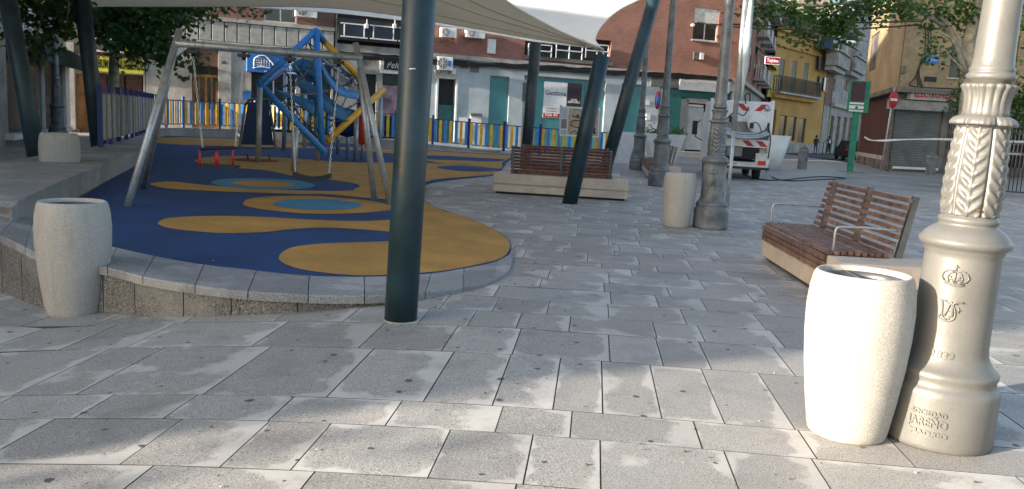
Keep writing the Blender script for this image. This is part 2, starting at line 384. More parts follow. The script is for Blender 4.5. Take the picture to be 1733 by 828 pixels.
rub_px = [(865,420),(860,405),(842,391),(800,372),(750,355),(724,343),(710,326),(716,312),(740,305),(785,301),(838,296),(850,286),(858,274),(868,262),
          (790,258),(725,254),(650,250),(560,245),(480,240),(420,236),(340,232),(290,230),(272,232),(262,245),(245,258),(230,269),(190,298),(152,325),(118,345),
          (84,363),(72,378),(90,394),(130,407),(196,420),(245,431),(300,440),(370,452),(450,460),(520,466),(600,468),(650,468),(740,462),(800,452),(850,438)]
zrf = lambda x, y: zr(x, y)
RUB = [tuple(G(x, y, zrf).xy) for x, y in rub_px]
def sheet(name, pts, off, m, parent=None, hf=zr, smooth=4, skirt=0):
    P = smooth_closed([(x, y, 0) for x, y in pts], smooth) if smooth else [Vector((x, y, 0)) for x, y in pts]
    bm = bmesh.new(); vv = [bm.verts.new(p) for p in P]
    for tri in tessellate_polygon([P]): bm.faces.new([vv[i] for i in tri])
    for k in range(14):
        bmesh.ops.bisect_plane(bm, geom=bm.verts[:]+bm.edges[:]+bm.faces[:], plane_co=(-.4-k*.32, 0, 0), plane_no=(1, 0, 0))
    for v in bm.verts: v.co.z = hf(v.co.x, v.co.y)+off
    bmesh.ops.recalc_face_normals(bm, faces=bm.faces[:])
    if skirt:
        be = [e_ for e_ in bm.edges if e_.is_boundary]
        for g_ in [bmesh.ops.extrude_edge_only(bm, edges=be)['geom']]:
            for v in g_:
                if isinstance(v, bmesh.types.BMVert): v.co.z -= skirt
    me = bpy.data.meshes.new(name); bm.to_mesh(me); bm.free()
    if me.polygons[0].normal.z < 0: me.flip_normals()
    me.materials.append(m); me.polygons.foreach_set('use_smooth', [skirt == 0]*len(me.polygons))
    o = bpy.data.objects.new(name, me); COL.objects.link(o); o.parent = parent; return o
# ---- granite slabs
A5 = R(5.3); U = Vector((math.cos(A5), -math.sin(A5))); V = Vector((math.sin(A5), math.cos(A5)))
def uvp(px, py): p = G(px, py); return p.xy.dot(U), p.xy.dot(V)
vr = [uvp(900, y)[1] for y in (820, 735, 690, 602, 557, 530, 505)]
known = [([(-160,790),(165,780),(350,790),(480,795),(722,808),(885,820),(1017,828),(1255,840)], 0),
         ([(245,700),(435,712),(650,716),(838,728),(965,735),(1185,748),(1372,760),(1530,770)], 1),
         ([(95,640),(325,655),(545,668),(712,682),(832,688),(936,690),(1020,692),(1118,698),(1222,706),(1336,712),(1450,716)], 2),
         ([(160,570),(400,580),(595,590),(742,597),(866,600),(1032,605),(1120,610),(1200,616),(1335,622)], 3),
         ([(-20,560),(200,560),(425,545),(560,548),(700,550),(788,553),(873,556),(963,559),(1110,566),(1190,571),(1320,578)], 4),
         ([(640,528),(742,520),(832,527),(925,531),(1030,536),(1160,543),(1290,550)], 5)]
rows = []
e = [vr[0]-.62*k for k in (5, 4, 3, 2, 1)]+vr
while e[-1] < 27: e.append(e[-1]+random.choice([.36, .45, .52, .52, .62]))
plaza = thing('plaza_pavement', None, None); tag(plaza, kind='structure')
slabs = []
UMIN, UMAX = -26, 30
for i in range(len(e)-1):
    v0, v1 = e[i], e[i+1]
    k = i-5
    us = []
    for pts, kk in known:
        if kk == k: us = [uvp(*p)[0] for p in pts]
    lo = us[0] if us else random.uniform(-.5, .5); hi = us[-1] if us else lo
    us = us or [lo]
    dd = v1-v0
    while us[0] > UMIN: us.insert(0, us[0]-random.choice([.5, .62, .75, .9, 1.05])*(1 if dd < .8 else .8))
    while us[-1] < UMAX: us.append(us[-1]+random.choice([.42, .6, .62, .78, .95]))
    for a, b in zip(us, us[1:]):
        cx, cy = (a+b)/2, (v0+v1)/2
        p = U*cx+V*cy
        if all(inpoly(*(U*x_+V*y_).xy, RUB) for x_ in (a, cx, b) for y_ in (v0, cy, v1)): continue
        slabs.append((a, b, v0, v1, p))
def slab_geo(a, b, v0, v1, p, j):
    g = .0016+.0016*random.random(); c = .0014; vs = []; uv = []
    dz = random.uniform(-.0006, .0006)
    for t in (0, 1, 2):
        i = g if t < 2 else g+c
        z = (-.03, -.0010, 0)[t]
        for uu, vv, s_, t_ in ((a+i, v0+i, 0, 0), (b-i, v0+i, 1, 0), (b-i, v1-i, 1, 1), (a+i, v1-i, 0, 1)):
            q = U*uu+V*vv; vs.append((q.x-p.x, q.y-p.y, zg(q.x, q.y)+z+dz)); uv.append((s_, t_))
    fs = [(r*4+i, r*4+(i+1) % 4, r*4+4+(i+1) % 4, r*4+4+i) for r in (0, 1) for i in range(4)]+[(8, 9, 10, 11)]
    return vs, fs, uv, (random.random(), random.random())
def slab_mesh(name, lst):
    vs, fs, uv, rd, mi = [], [], [], [], []
    for v, f, u, r_ in lst:
        b = len(vs); vs += v; fs += [tuple(b+i for i in q) for q in f]; uv += u; rd += [r_]*len(v); mi += [1]*8+[0]
    me = bpy.data.meshes.new(name); me.from_pydata(vs, [], fs); me.materials.append(M['slab']); me.materials.append(M['joint']); me.polygons.foreach_set('material_index', mi); me.uv_layers.new(name='UVMap'); u3 = me.uv_layers.new(name='slab_random')
    for lp in me.loops: u3.data[lp.index].uv = rd[lp.vertex_index]
    ul = me.uv_layers['UVMap']
    for lp in me.loops: ul.data[lp.index].uv = uv[lp.vertex_index]
    return me
vis = []
for s in slabs:
    q = proj((s[4].x, s[4].y, 0)); ok = q and -90 < q[0] < PW+90 and q[1] < PH+60
    vis.append((s[4].length if ok else 1e3+s[4].length, s))
vis.sort(key=lambda t: t[0])
for n_, (dd, s) in enumerate(vis[:298]):
    me = slab_mesh('paving_slab', [slab_geo(*s, 0)])
    link('paving_slab', me, plaza, (s[4].x, s[4].y, 0))
far = []
for dd, s in vis[298:]:
    v, f, u, r_ = slab_geo(*s, 0); far.append(([(x+s[4].x, y+s[4].y, z) for x, y, z in v], f, u, r_))
tag(link('distant_slabs', slab_mesh('distant_slabs', far), plaza), kind='stuff')
# far plaza sheet, slabs too small to tell apart
def tiledmat(name, base):
    m = bpy.data.materials.new(name); m.use_nodes = True; N = m.node_tree.nodes; L = m.node_tree.links; b = N['Principled BSDF']
    tc = N.new('ShaderNodeTexCoord'); br = N.new('ShaderNodeTexBrick'); L.new(tc.outputs['Object'], br.inputs['Vector'])
    br.inputs['Scale'].default_value = 1; br.inputs['Brick Width'].default_value = .75; br.inputs['Row Height'].default_value = .5; br.inputs['Mortar Size'].default_value = .006
    br.inputs['Color1'].default_value = (*base, 1); br.inputs['Color2'].default_value = (*[c*.86 for c in base], 1); br.inputs['Mortar'].default_value = (.08, .08, .08, 1)
    nz = N.new('ShaderNodeTexNoise'); nz.inputs['Scale'].default_value = .55; nz.inputs['Detail'].default_value = 7; L.new(tc.outputs['Object'], nz.inputs['Vector'])
    mr = N.new('ShaderNodeMapRange'); mr.inputs[1].default_value = .35; mr.inputs[2].default_value = .65; mr.inputs[3].default_value = .72; mr.inputs[4].default_value = 1.15; L.new(nz.outputs['Fac'], mr.inputs[0])
    vm = N.new('ShaderNodeVectorMath'); vm.operation = 'SCALE'; L.new(br.outputs['Color'], vm.inputs[0]); L.new(mr.outputs[0], vm.inputs['Scale']); L.new(vm.outputs[0], b.inputs['Base Color'])
    mr2 = N.new('ShaderNodeMapRange'); mr2.inputs[1].default_value = .35; mr2.inputs[2].default_value = .65; mr2.inputs[3].default_value = .35; mr2.inputs[4].default_value = .6; L.new(nz.outputs['Fac'], mr2.inputs[0]); L.new(mr2.outputs[0], b.inputs['Roughness'])
    return m
M['farpl'] = tiledmat('distant_paving', (.30, .30, .295))
mb = MB(); mb.quad((-60, 26, 0), (80, 26, 0), (80, 48, 0), (-60, 48, 0)); mb.quad((-60, 48, 0), (80, 48, 0), (80, 140, 0), (-60, 140, 0))
o = mb.build('far_plaza_paving', M['farpl']); o.location.z = -.003; o.rotation_euler.z = -A5*0
tag(o, kind='structure')

# ================================================================= PLAYGROUND SURFACE
play = thing('playground_surface', None, None); tag(play, kind='structure')
sheet('rubber_base', RUB, 0, M['blueR'], play, smooth=3, skirt=.06)
def blob(pxs, lvl, m, smooth=5, name='colour_patch'):
    pts = [tuple(G(x, y, zrf).xy) for x, y in pxs]
    a = sum(pts[i-1][0]*p[1]-p[0]*pts[i-1][1] for i, p in enumerate(pts))
    if a < 0: pts.reverse()
    return sheet(name, pts, .004*lvl, m, play, smooth=smooth)
def ell(cx, cy, rx, ry, lvl, m, tilt=0):
    blob([(cx+rx*math.cos(t)*1, cy+ry*math.sin(t)+rx*math.cos(t)*tilt) for t in [2*PI*k/14 for k in range(14)]], lvl, m)
T = M['tanR']
blob([(472,440),(480,426),(505,417),(560,412),(655,409),(700,404),(722,396),(760,385),(800,373.5),(842,392),(859,406),(863,420),(849,437),(800,450),(740,460),(650,466),(600,466.5),(540,461),(497,453)], 1, T, smooth=3)
blob([(268,377),(290,369),(370,366),(450,368),(560,374),(655,373),(720,362),(752,358),(800,374),(780,396),(742,400),(700,397),(640,391),(560,386),(500,388),(440,394),(370,395),(300,389),(274,383)], 1.15, T, smooth=3)
blob([(411,344),(432,335),(500,332),(560,334),(630,341),(665,348),(700,350),(655,357),(590,362),(520,362),(460,357),(422,351)], 1.3, T, smooth=4)
blob([(655,340),(700,332),(711,328),(724,345),(752,358),(745,384),(720,386),(690,378),(700,356),(668,352)], 1.45, T, smooth=3)
blob([(256,311),(290,308),(350,314),(450,321),(560,324),(640,320),(720,316),(708,330),(655,338),(560,330),(500,329),(380,325),(290,320),(260,315)], 1.6, T, smooth=4)
blob([(330,272),(362,265),(430,265),(520,270),(600,276),(700,276),(790,280),(836,287),(837,295),(785,300),(740,304),(716,311),(709,324),(655,330),(600,323),(608,317),(602,312),(560,305),(510,301),(450,289),(385,284),(345,278)], 1.75, T, smooth=3)
blob([(264,238),(275,233),(340,233.5),(420,237.5),(480,241.5),(560,246.5),(650,251.5),(725,255.5),(790,259.5),(864,263.5),(850,275),(846,286),(790,279),(740,276),(690,264),(640,258),(560,252),(480,250),(420,248),(350,247),(272,243)], 1.9, T, smooth=3)
ell(537, 347, 75, 9, 2.5, M['skyR'], .02)
ell(445, 312, 88, 9.5, 1.7, M['skyR'], .03); ell(445, 312, 53, 5.5, 2.5, M['tanR'], .03)
for c in [[(505,243),(540,241),(600,245),(604,249),(560,250),(520,248)], [(722,264),(770,265),(850,270),(840,274),(780,272),(725,270)], [(740,283),(780,281),(842,286),(836,290),(800,291),(760,288)]]:
    blob(c, 2.7, M['blueR'])
# ---- kerb of capstones over rough blocks
kerb = thing('playground_kerb', 'curved granite kerb around the front of the rubber playground floor', 'kerb', (-2, 7.2, 0))
K = [((866,448,.014),(868,424)),((855,463,.016),(860,432)),((830,476,.02),(838,443)),((800,483,.03),(800,452)),((720,494,.04),(730,463)),((650,499,.05),(650,468)),((560,500,.06),(560,468)),((485,497,.08),(490,464)),((410,492,.09),(425,457)),((330,483,.11),(345,448)),
     ((250,470,.13),(270,435)),((190,455,.15),(205,421)),((120,441,.17),(140,404)),((67,430,.19),(76,374)),((0,398,.26),(26,366)),((-70,375,.30),(-30,357)),((-160,352,.34),(-90,338)),((-300,330,.36),(-190,318))]
ko = [G(a[0], a[1], a[2]) for a, b in K]
ki = []
for i, (a, b) in enumerate(K):
    z = max(zr(G(b[0], b[1], .1).x, 0)+.012, a[2]+.004 if i < 13 else a[2]+.01); ki.append(G(b[0], b[1], z))
KO, KI = smooth_open(ko, 8), smooth_open(ki, 8)
acc = 0; cuts = [0]
for i in range(1, len(KO)):
    acc += (KO[i]-KO[i-1]).length
    if acc > random.choice([.42, .5, .55]): cuts.append(i); acc = 0
cuts.append(len(KO)-1)
capm = {}
for a, b in zip(cuts, cuts[1:]):
    if a == b: continue
    mb = MB(); n = b-a+1; g = .004
    vs = []
    for i in range(a, b+1):
        o_, i_ = KO[i].copy(), KI[i].copy()
        if i == a: t = (KO[i+1]-KO[i]).normalized()*g
        elif i == b: t = (KO[i-1]-KO[i]).normalized()*g
        else: t = Vector()
        o_ += t; i_ += t; out = (o_-i_); out.z = 0; out.normalize()
        vs += [i_-Vector((0, 0, .07)), i_, o_-out*.012, o_-Vector((0, 0, .014))+out*0, o_-Vector((0, 0, .072))]
    fs = [(k*5+j, k*5+5+j, k*5+5+(j+1) % 5, k*5+(j+1) % 5) for k in range(n-1) for j in range(5)]+[(0, 1, 2, 3, 4), tuple((n-1)*5+j for j in (4, 3, 2, 1, 0))]
    mb.add(vs, fs); 
    me = mb.mesh('capstone', M['kerb'], kerb.location); bm = bmesh.new(); bm.from_mesh(me); bmesh.ops.recalc_face_normals(bm, faces=bm.faces[:]); bm.to_mesh(me); bm.free()
    link('capstone', me, kerb)
acc = 0; cuts = [16]
for i in range(17, len(KO)):
    acc += (KO[i]-KO[i-1]).length
    if acc > random.choice([.34, .45, .5]): cuts.append(i); acc = 0
for a, b in zip(cuts, cuts[1:]):
    vs = []; n = b-a+1; jit = random.uniform(0, .008)
    for i in range(a, b+1):
        o_ = KO[i].copy(); out = (KO[i]-KI[i]); out.z = 0; out.normalize()
        t = Vector()
        if i == a: t = (KO[i+1]-KO[i]).normalized()*.004
        if i == b: t = (KO[i-1]-KO[i]).normalized()*.004
        f = o_-out*(.05-jit)+t; bk = f-out*.1; z0 = zg(o_.x, o_.y)-.04; z1 = o_.z-.073
        z1 = max(z1, z0+.02)
        vs += [(f.x, f.y, z0), (f.x, f.y, z1), (bk.x, bk.y, z1), (bk.x, bk.y, z0)]
    fs = [(k*4+j, k*4+4+j, k*4+4+(j+1) % 4, k*4+(j+1) % 4) for k in range(n-1) for j in range(4)]+[(0, 1, 2, 3), tuple((n-1)*4+j for j in (3, 2, 1, 0))]
    mb = MB(); mb.add(vs, fs); me = mb.mesh('wall_block', M['block'], kerb.location)
    bm = bmesh.new(); bm.from_mesh(me); bmesh.ops.recalc_face_normals(bm, faces=bm.faces[:]); bm.to_mesh(me); bm.free()
    link('wall_block', me, kerb)
M['wallc'] = granite('worn_wall_stone', (.30, .29, .27), (.20, .195, .185), (.38, .37, .345), edge=False, spots=False, stain=.5, dots=False)
M['slate'] = mat('slat_greyblue', (.34, .34, .28), .5); M['slatb'] = mat('slat_blue', (.12, .16, .22), .5); M['fyeld'] = mat('slat_faded_yellow', (.46, .40, .22), .5)
# ---- seat-height wall at the left and back
wallp = [(30,341,.45),(38,337,.457),(48,331.7,.46),(60,326,.46),(110,304,.46),(152,287,.46),(200,268,.46),(238,251,.46),(256,234,.46),(263,224,.46),(276,218,.46),(300,216,.46),(340,217,.46),(413,220,.46),(480,225,.45),(560,230,.43),(650,236,.36),(740,246,.2),(800,252,.13),(872,258,.09)]
WI = smooth_open([G(x, y, z) for x, y, z in wallp], 5)
def wn(i):
    t = (WI[min(i+1, len(WI)-1)]-WI[max(i-1, 0)]); t.z = 0; t.normalize(); return Vector((-t.y, t.x, 0))
def ww(i): f = i/(len(WI)-1); return 1.15*(1-sm(f, .25, .5))+.4
WO = [WI[i]+wn(i)*ww(i) for i in range(len(WI))]
wall = thing('seat_wall', 'low grey granite seat wall curving round the left and back of the playground', 'wall', (WI[20].x, WI[20].y, 0))
acc = 0; cuts = [0]
for i in range(1, len(WI)):
    acc += (WI[i]-WI[i-1]).length
    if acc > .95: cuts.append(i); acc = 0
for a, b in zip(cuts, cuts[1:]):
    for nm, zt, zb, ins, m in (('coping_stone', 0, -.06, 0, M['kerb']), ('wall_block', -.061, -1.0, .03, M['wallc'])):
        vs = []; n = b-a+1
        for i in range(a, b+1):
            t = Vector()
            if i == a: t = (WI[i+1]-WI[i]).normalized()*.003
            if i == b: t = (WI[i-1]-WI[i]).normalized()*.003
            p, q = WI[i]+t+wn(i)*ins, WO[i]+t-wn(i)*ins
            zb_ = zb if nm == 'coping_stone' else -(p.z)-.3
            qz = .46 if i < 28 else p.z; vs += [(p.x, p.y, p.z+zb_), (p.x, p.y, p.z+zt), (q.x, q.y, qz+zt), (q.x, q.y, qz+zb_)]
        fs = [(k*4+j, k*4+4+j, k*4+4+(j+1) % 4, k*4+(j+1) % 4) for k in range(n-1) for j in range(4)]+[(0, 1, 2, 3), tuple((n-1)*4+j for j in (3, 2, 1, 0))]
        mb = MB(); mb.add(vs, fs); me = mb.mesh(nm, m, wall.location)
        bm = bmesh.new(); bm.from_mesh(me); bmesh.ops.recalc_face_normals(bm, faces=bm.faces[:]); bm.to_mesh(me); bm.free()
        link(nm, me, wall)
pl_ = [WI[0], G(19, 351, .41), G(15, 361, .335)]+[G(-30, 357, .315), G(-90, 338, .345), G(-190, 318, .375), G(-200, 300, .44)]+[WO[k]+Vector((0, 0, .46-WO[k].z)) for k in (9, 6, 3, 0)]
c_ = sum(pl_, Vector())/len(pl_); mb = MB(); n = len(pl_); mb.add(pl_+[c_]+[p-Vector((0, 0, p.z+.3)) for p in pl_], [(i, (i+1) % n, n) for i in range(n)]+[(i, n+1+i, n+1+(i+1) % n, (i+1) % n) for i in range(n)])
me = mb.mesh('coping_stone', M['kerb'], wall.location); bm = bmesh.new(); bm.from_mesh(me); bmesh.ops.recalc_face_normals(bm, faces=bm.faces[:]); bm.to_mesh(me); bm.free()
o = link('coping_stone', me, wall); o.location.z = -.008
# ---- fences
def fence(name, label, pts, hgt, step, cols, pitch=.25, sw=.145):
    f = thing(name, label, 'fence', pts[0]); L = [0]
    for a, b in zip(pts, pts[1:]): L.append(L[-1]+(b-a).length)
    def at(s):
        for i in range(len(pts)-1):
            if s <= L[i+1] or i == len(pts)-2:
                t = (s-L[i])/(L[i+1]-L[i]); return pts[i].lerp(pts[i+1], t), (pts[i+1]-pts[i]).normalized()
    n = max(1, round(L[-1]/step)); st = L[-1]/n
    pm = MB(); pm.box((0, 0, hgt/2+.06), (.11, .11, hgt+.12)); pm.box((0, 0, hgt+.14), (.13, .13, .05)); pme = pm.mesh('post', M['fblue'])
    k = 0
    for i in range(n+1):
        p, t = at(min(i*st, L[-1]-1e-4)); link('post', pme, f, p-f.location, (0, 0, math.atan2(t.y, t.x)))
        if i == n: break
        q, _ = at((i+1)*st-1e-4)
        mb = MB(); 
        mb.bar(p+Vector((0, 0, hgt-.03)), q+Vector((0, 0, hgt-.03)), .05, .05); mb.build('top_rail', M['fblue'], f, world=True)
        mb = MB(); mb.bar(p+Vector((0, 0, .17)), q+Vector((0, 0, .17)), .05, .05); mb.build('bottom_rail', M['fblue'], f, world=True)
        m_ = int(st/pitch); d = (q-p)
        for j in range(m_):
            c = p+d*((j+.5)/m_); key = (round(hgt, 2), k % len(cols)); 
            if key not in SL:
                mb = MB(); mb.cbox(-sw/2, sw/2, -.012, .012, .14, hgt-.04, .01); SL[key] = mb.mesh('slat', M[cols[k % len(cols)]])
            nn = Vector((d.y, -d.x, 0)).normalized()*.035
            link('slat', SL[key], f, c-f.location+nn, (0, 0, math.atan2(d.y, d.x))); k += 1
    return f
SL = {}
def fpt(i): 
    p = WO[i]-wn(i)*.16; p.z = WI[i].z; return p
i0 = min(range(len(WI)), key=lambda i: abs((proj(fpt(i)) or (9e9, 0))[0]-174) if i < 60 else 9e9)
ic = next(i for i in range(i0, len(WI)) if i >= 52)
fence('left_fence', 'blue posted picket fence running back along the left seat wall', [fpt(i) for i in range(i0, 47, 4)]+[fpt(48)], 1.28, 1.6, ['slate', 'fyeld', 'slate', 'slatb'], .22, .09)
SL = {}
bk = [fpt(i) for i in range(50, len(WI)-3, 5)]+[G(950, 265, .03), G(1040, 270, 0), G(1102, 274, 0)]
fence('back_fence', 'yellow and blue picket fence along the back of the playground', bk, 1.28, 1.9, ['fyel', 'fsky'])
# ================================================================= PLANTERS, LAMPS, POLES
def planter_mesh():
    out = [(.185, 0), (.197, .012), (.205, .05), (.228, .2), (.25, .38), (.263, .55), (.266, .68), (.258, .78), (.245, .845), (.236, .865), (.228, .873), (.218, .868), (.208, .85), (.203, .80)]
    mb = MB(); mb.lathe(out, 56, close=False)
    n = 56; b = 0; mb.f.append(tuple(range(n-1, -1, -1))); mb.m.append(0); mb.sm.append(False)
    return mb.mesh('planter_bowl', M['concrete'])
PLM = planter_mesh()
soilm = MB(); soilm.lathe([(.204, .80), (.20, .815), (.1, .822), (.02, .825)], 30); soilme = soilm.mesh('planter_soil', M['joint'])
lin_ = MB(); lin_.lathe([(.199, .80), (.199, .846), (.192, .846), (.190, .815)], 40, close=False); lin_.path([(-.19, .02, .842), (.0, .05, .850), (.19, .03, .842)], .006, 6); linme = lin_.mesh('planter_liner', M['steel'])
def planter(px, py, label, s=1.0, loc=None):
    p = loc or G(px, py, zg)
    t = thing('concrete_planter', label, 'planter', p, random.uniform(0, 6), 'round speckled concrete planters')
    t.scale = (s, s, s)
    link('bowl', PLM, t); link('liner', linme, t); link('soil', soilme, t); return t
planter(1431, 732, 'sunlit round concrete planter in the foreground beside the pale lamp post')
planter(128, 531, 'round concrete planter standing against the kerb of the playground', 1.13)
planter(1145, 384, 'shaded round concrete planter beside the dark crested lamp post')
planter(0, 0, 'small looking round planter behind the seat wall at the left', 1.22, D(102, 300, 14.4).xy.to_3d()+Vector((0, 0, -.12)))

def lamp_profile():
    P = [(.262, 0), (.272, .01), (.274, .03), (.272, .28), (.270, .30), (.258, .318), (.248, .33), (.244, .355), (.252, .37), (.252, .39), (.240, .405), (.226, .415), (.212, .435), (.198, .46), (.190, .485), (.186, .52),
         (.184, .60), (.181, .98), (.180, 1.0), (.186, 1.008), (.188, 1.02), (.198, 1.035), (.214, 1.045), (.218, 1.06), (.216, 1.073), (.205, 1.083), (.200, 1.095), (.17, 1.125), (.145, 1.14), (.136, 1.148), (.136, 1.158), (.142, 1.163), (.143, 1.18), (.136, 1.188), (.128, 1.194), (.128, 1.2)]
    return P
def lamp_meshes(nseg, rings, m):
    out = {}
    mb = MB(); mb.lathe([(r_*1.0, z) for r_, z in lamp_profile()], nseg); out['pedestal'] = mb.mesh('pedestal', m)
    # acanthus leaf vase: six leaves with curling lobes each side of a midrib
    def vase(r_, z, a):
        t = (z-1.2)/.47
        th = ((a/(2*PI)*6) % 1)*2-1; w_ = abs(th)
        k = math.sin(2*PI*(t*7.5-w_*.95))
        leafw = .93-.25*t
        lobe = max(0, 1-(w_/leafw)**4)
        h = .0105*lobe*(.30+.70*max(-.6, k*abs(k)**-.35 if k else 0))*(1 if w_ > .09 else .4)
        h += .009*math.exp(-(w_/.07)**2)                     # midrib
        h -= .015*math.exp(-((w_-1)/.08)**2)                 # groove between leaves
        return r_+h
    pf = []
    for i in range(rings+1):
        t = i/rings; z = 1.2+.46*t
        r_ = .130+.012*math.sin(min(1, t*2.2)*PI*.5)-.026*t*t*(1 if t > .0 else 0)
        pf.append((r_, z))
    mb = MB(); mb.lathe(pf, nseg*2, fn=vase); out['leaf_vase'] = mb.mesh('leaf_vase', m)
    # curled leaf tips
    def tip(r_, z, a):
        th = ((a/(2*PI)*6) % 1)*2-1
        b_ = max(0, math.cos(th*PI/2))**.45
        return .112+(r_-.112)*(.25+.75*b_)-.004*abs(math.cos(a*18))*(r_-.11)/.05
    mb = MB(); mb.lathe([(.118, 1.635), (.13, 1.648), (.146, 1.655), (.158, 1.652), (.164, 1.658), (.162, 1.67), (.150, 1.684), (.132, 1.694), (.112, 1.700)], nseg*2, fn=tip); out['leaf_tips'] = mb.mesh('leaf_tips', m)
    def flute(r_, z, a):
        t = (z-1.69)/.16
        return r_+.010*abs(math.cos(a*9))*min(1, max(.25, t*1.3))-.004
    mb = MB(); mb.lathe([(.112, 1.69), (.107, 1.72), (.104, 1.76), (.105, 1.79), (.109, 1.815), (.118, 1.832), (.124, 1.842), (.122, 1.852), (.108, 1.858)], nseg*2, fn=flute); out['fluted_collar'] = mb.mesh('fluted_collar', m)
    mb = MB(); mb.lathe([(.092, 1.857), (.092, 1.872), (.108, 1.878), (.114, 1.89), (.112, 1.903), (.102, 1.91), (.101, 1.918), (.105, 1.925), (.102, 1.935), (.096, 1.945), (.092, 1.99), (.088, 2.2), (.080, 2.9), (.070, 4.5), (.062, 6.3), (.066, 6.32), (.066, 6.36), (.05, 6.4)], nseg); out['column'] = mb.mesh('column', m)
    mb = MB(); mb.lathe([(.05, 6.4), (.10, 6.46), (.13, 6.5), (.22, 6.9), (.23, 6.93), (.10, 7.1), (.04, 7.16), (.02, 7.26)], 6, smooth=False); out['lantern'] = mb.mesh('lantern', m)
    return out
LMN = lamp_meshes(72, 110, M['lampL']); LMD = lamp_meshes(40, 48, M['lampD'])
def bend(me, rad, z0, ang0):
    """wrap flat lettering (x across, y up, z out) round the cylinder; faces -y before ang0"""
    for v in me.vertices:
        a = v.co.x/rad+ang0; r_ = rad+v.co.z
        v.co = Vector((r_*math.sin(a), -r_*math.cos(a), z0+v.co.y))
def emblem(kind):
    """crown or monogram in relief, as small tubes in the xy plane"""
    mb = MB()
    if kind == 'crown':
        W2, Hh = .052, .075
        mb.path([(-W2*.8, -.030, 0), (-W2*.4, -.038, 0), (0, -.041, 0), (W2*.4, -.038, 0), (W2*.8, -.030, 0)], .0045, 6)
        mb.path([(-W2*.85, -.020, 0), (-W2*.4, -.028, 0), (0, -.031, 0), (W2*.4, -.028, 0), (W2*.85, -.020, 0)], .003, 6)
        for s in (-1, 1):
            mb.path([(s*W2*.85, -.02, 0), (s*W2*1.12, 0, 0), (s*W2*.95, .022, 0), (s*W2*.5, .033, 0), (0, .030, 0)], .0042, 6)
            mb.path([(s*W2*.45, -.027, 0), (s*W2*.62, -.004, 0), (s*W2*.48, .018, 0), (0, .030, 0)], .0035, 6)
            for x, y in ((.7, .029), (1.03, .012), (.36, .0)): mb.path([(s*W2*x, y, 0), (s*W2*x, y+.006, 0)], .004, 6)
            mb.path([(s*W2*.55, -.022, 0), (s*W2*.3, -.004, 0), (s*.004, -.024, 0)], .003, 6)
        mb.path([(0, -.03, 0), (0, .034, 0)], .0035, 6); mb.path([(0, .034, 0), (0, .062, 0)], .003, 6); mb.path([(-.009, .052, 0), (.009, .052, 0)], .003, 6)
    else:
        mb.path(smooth_open([(-.045, .045, 0), (-.038, .036, 0), (-.034, .01, 0), (-.03, -.03, 0), (-.008, -.048, 0)], 4), .0055, 6)
        mb.path(smooth_open([(-.048, .046, 0), (-.03, .046, 0), (-.02, .043, 0)], 2), .004, 6)
        mb.path(smooth_open([(.052, .046, 0), (.02, .043, 0), (.01, .03, 0), (.02, .005, 0), (.022, -.03, 0), (.0, -.05, 0), (-.03, -.05, 0), (-.046, -.036, 0), (-.036, -.026, 0)], 4), .005, 6)
        mb.path(smooth_open([(-.02, -.028, 0), (-.004, .03, 0), (.004, .038, 0), (.014, -.024, 0)], 3), .005, 6)
        mb.path([(-.016, -.006, 0), (.045, .008, 0)], .0035, 6); mb.path([(.034, .022, 0), (.036, -.006, 0)], .004, 6)
        mb.path(smooth_open([(0, -.028, 0), (.012, -.032, 0), (.01, -.044, 0), (0, -.05, 0), (0, -.028, 0)], 3), .003, 6); mb.path([(-.016, .036, 0), (.03, .034, 0)], .003, 6)
    return mb
def lamp(loc, rz, label, mats, group, writing=True, s=1.0):
    t = thing('street_lamp', label, 'street lamp', loc, rz, group); t.scale = (s, s, s)
    src = LMN if mats == 'L' else LMD; m = M['lampL'] if mats == 'L' else M['lampD']
    for k, me in src.items(): link(k, me, t)
    if writing:
        for kind, z in (('crown', .892), ('monogram', .722)):
            me = emblem(kind).mesh(kind, m); 
            for v in me.vertices: v.co.x *= 1.05; v.co.y *= 1.05; v.co.z *= 2.0
            bend(me, .183, z, 0); link(kind, me, t)
        me = text_mesh('1832', .055, .007, bold=.0018); me.materials.clear(); me.materials.append(m); bend(me, .1885, .487, -.02); link('year_lettering', me, t)
        for txt, h, z, a in (('SOCIEDAD', .036, .20, -.05), ('JAREÑO', .060, .15, -.05), ('MADRID', .034, .095, -.02)):
            me = text_mesh(txt, h, .007, bold=.0016); me.materials.clear(); me.materials.append(m)
            wd = {'SOCIEDAD': .165, 'JAREÑO': .185, 'MADRID': .175}[txt]; x = [v.co.x for v in me.vertices]; k = wd/(max(x)-min(x))
            for v in me.vertices: v.co.x *= k
            bend(me, .2735, z, a); link('maker_lettering', me, t)
        mb = MB()
        for a, z in ((.35, 1.235),):
            mb.path([(.13*math.sin(a), -.13*math.cos(a), z), (.148*math.sin(a), -.148*math.cos(a), z)], .008, 8)
        mb.build('rusty_bolt', M['rust'], t)
    return t
PR = G(1581, 739)
L1 = lamp(PR, math.atan2(-PR.x, PR.y)+R(-6), 'pale grey ornate lamp post standing in the sun beside the white planter', 'L', 'ornate cast iron lamp posts', s=1.0)
L1.matrix_basis = Matrix.Translation(PR) @ Matrix.Rotation(R(1.2), 4, Vector((.49, .87, 0))) @ Matrix.Rotation(math.atan2(-PR.x, PR.y)+R(-6), 4, 'Z')
P2 = G(1201, 386)
lamp(P2, math.atan2(-P2.x, P2.y)+R(-4), 'dark grey crested lamp post right beside the shaded round planter', 'D', 'ornate cast iron lamp posts', s=1.03)
lamp(G(1115, 315), R(-20), 'ornate lamp post behind the shaded planter, in front of the farther slatted benches', 'D', 'ornate cast iron lamp posts', False, 1.15)
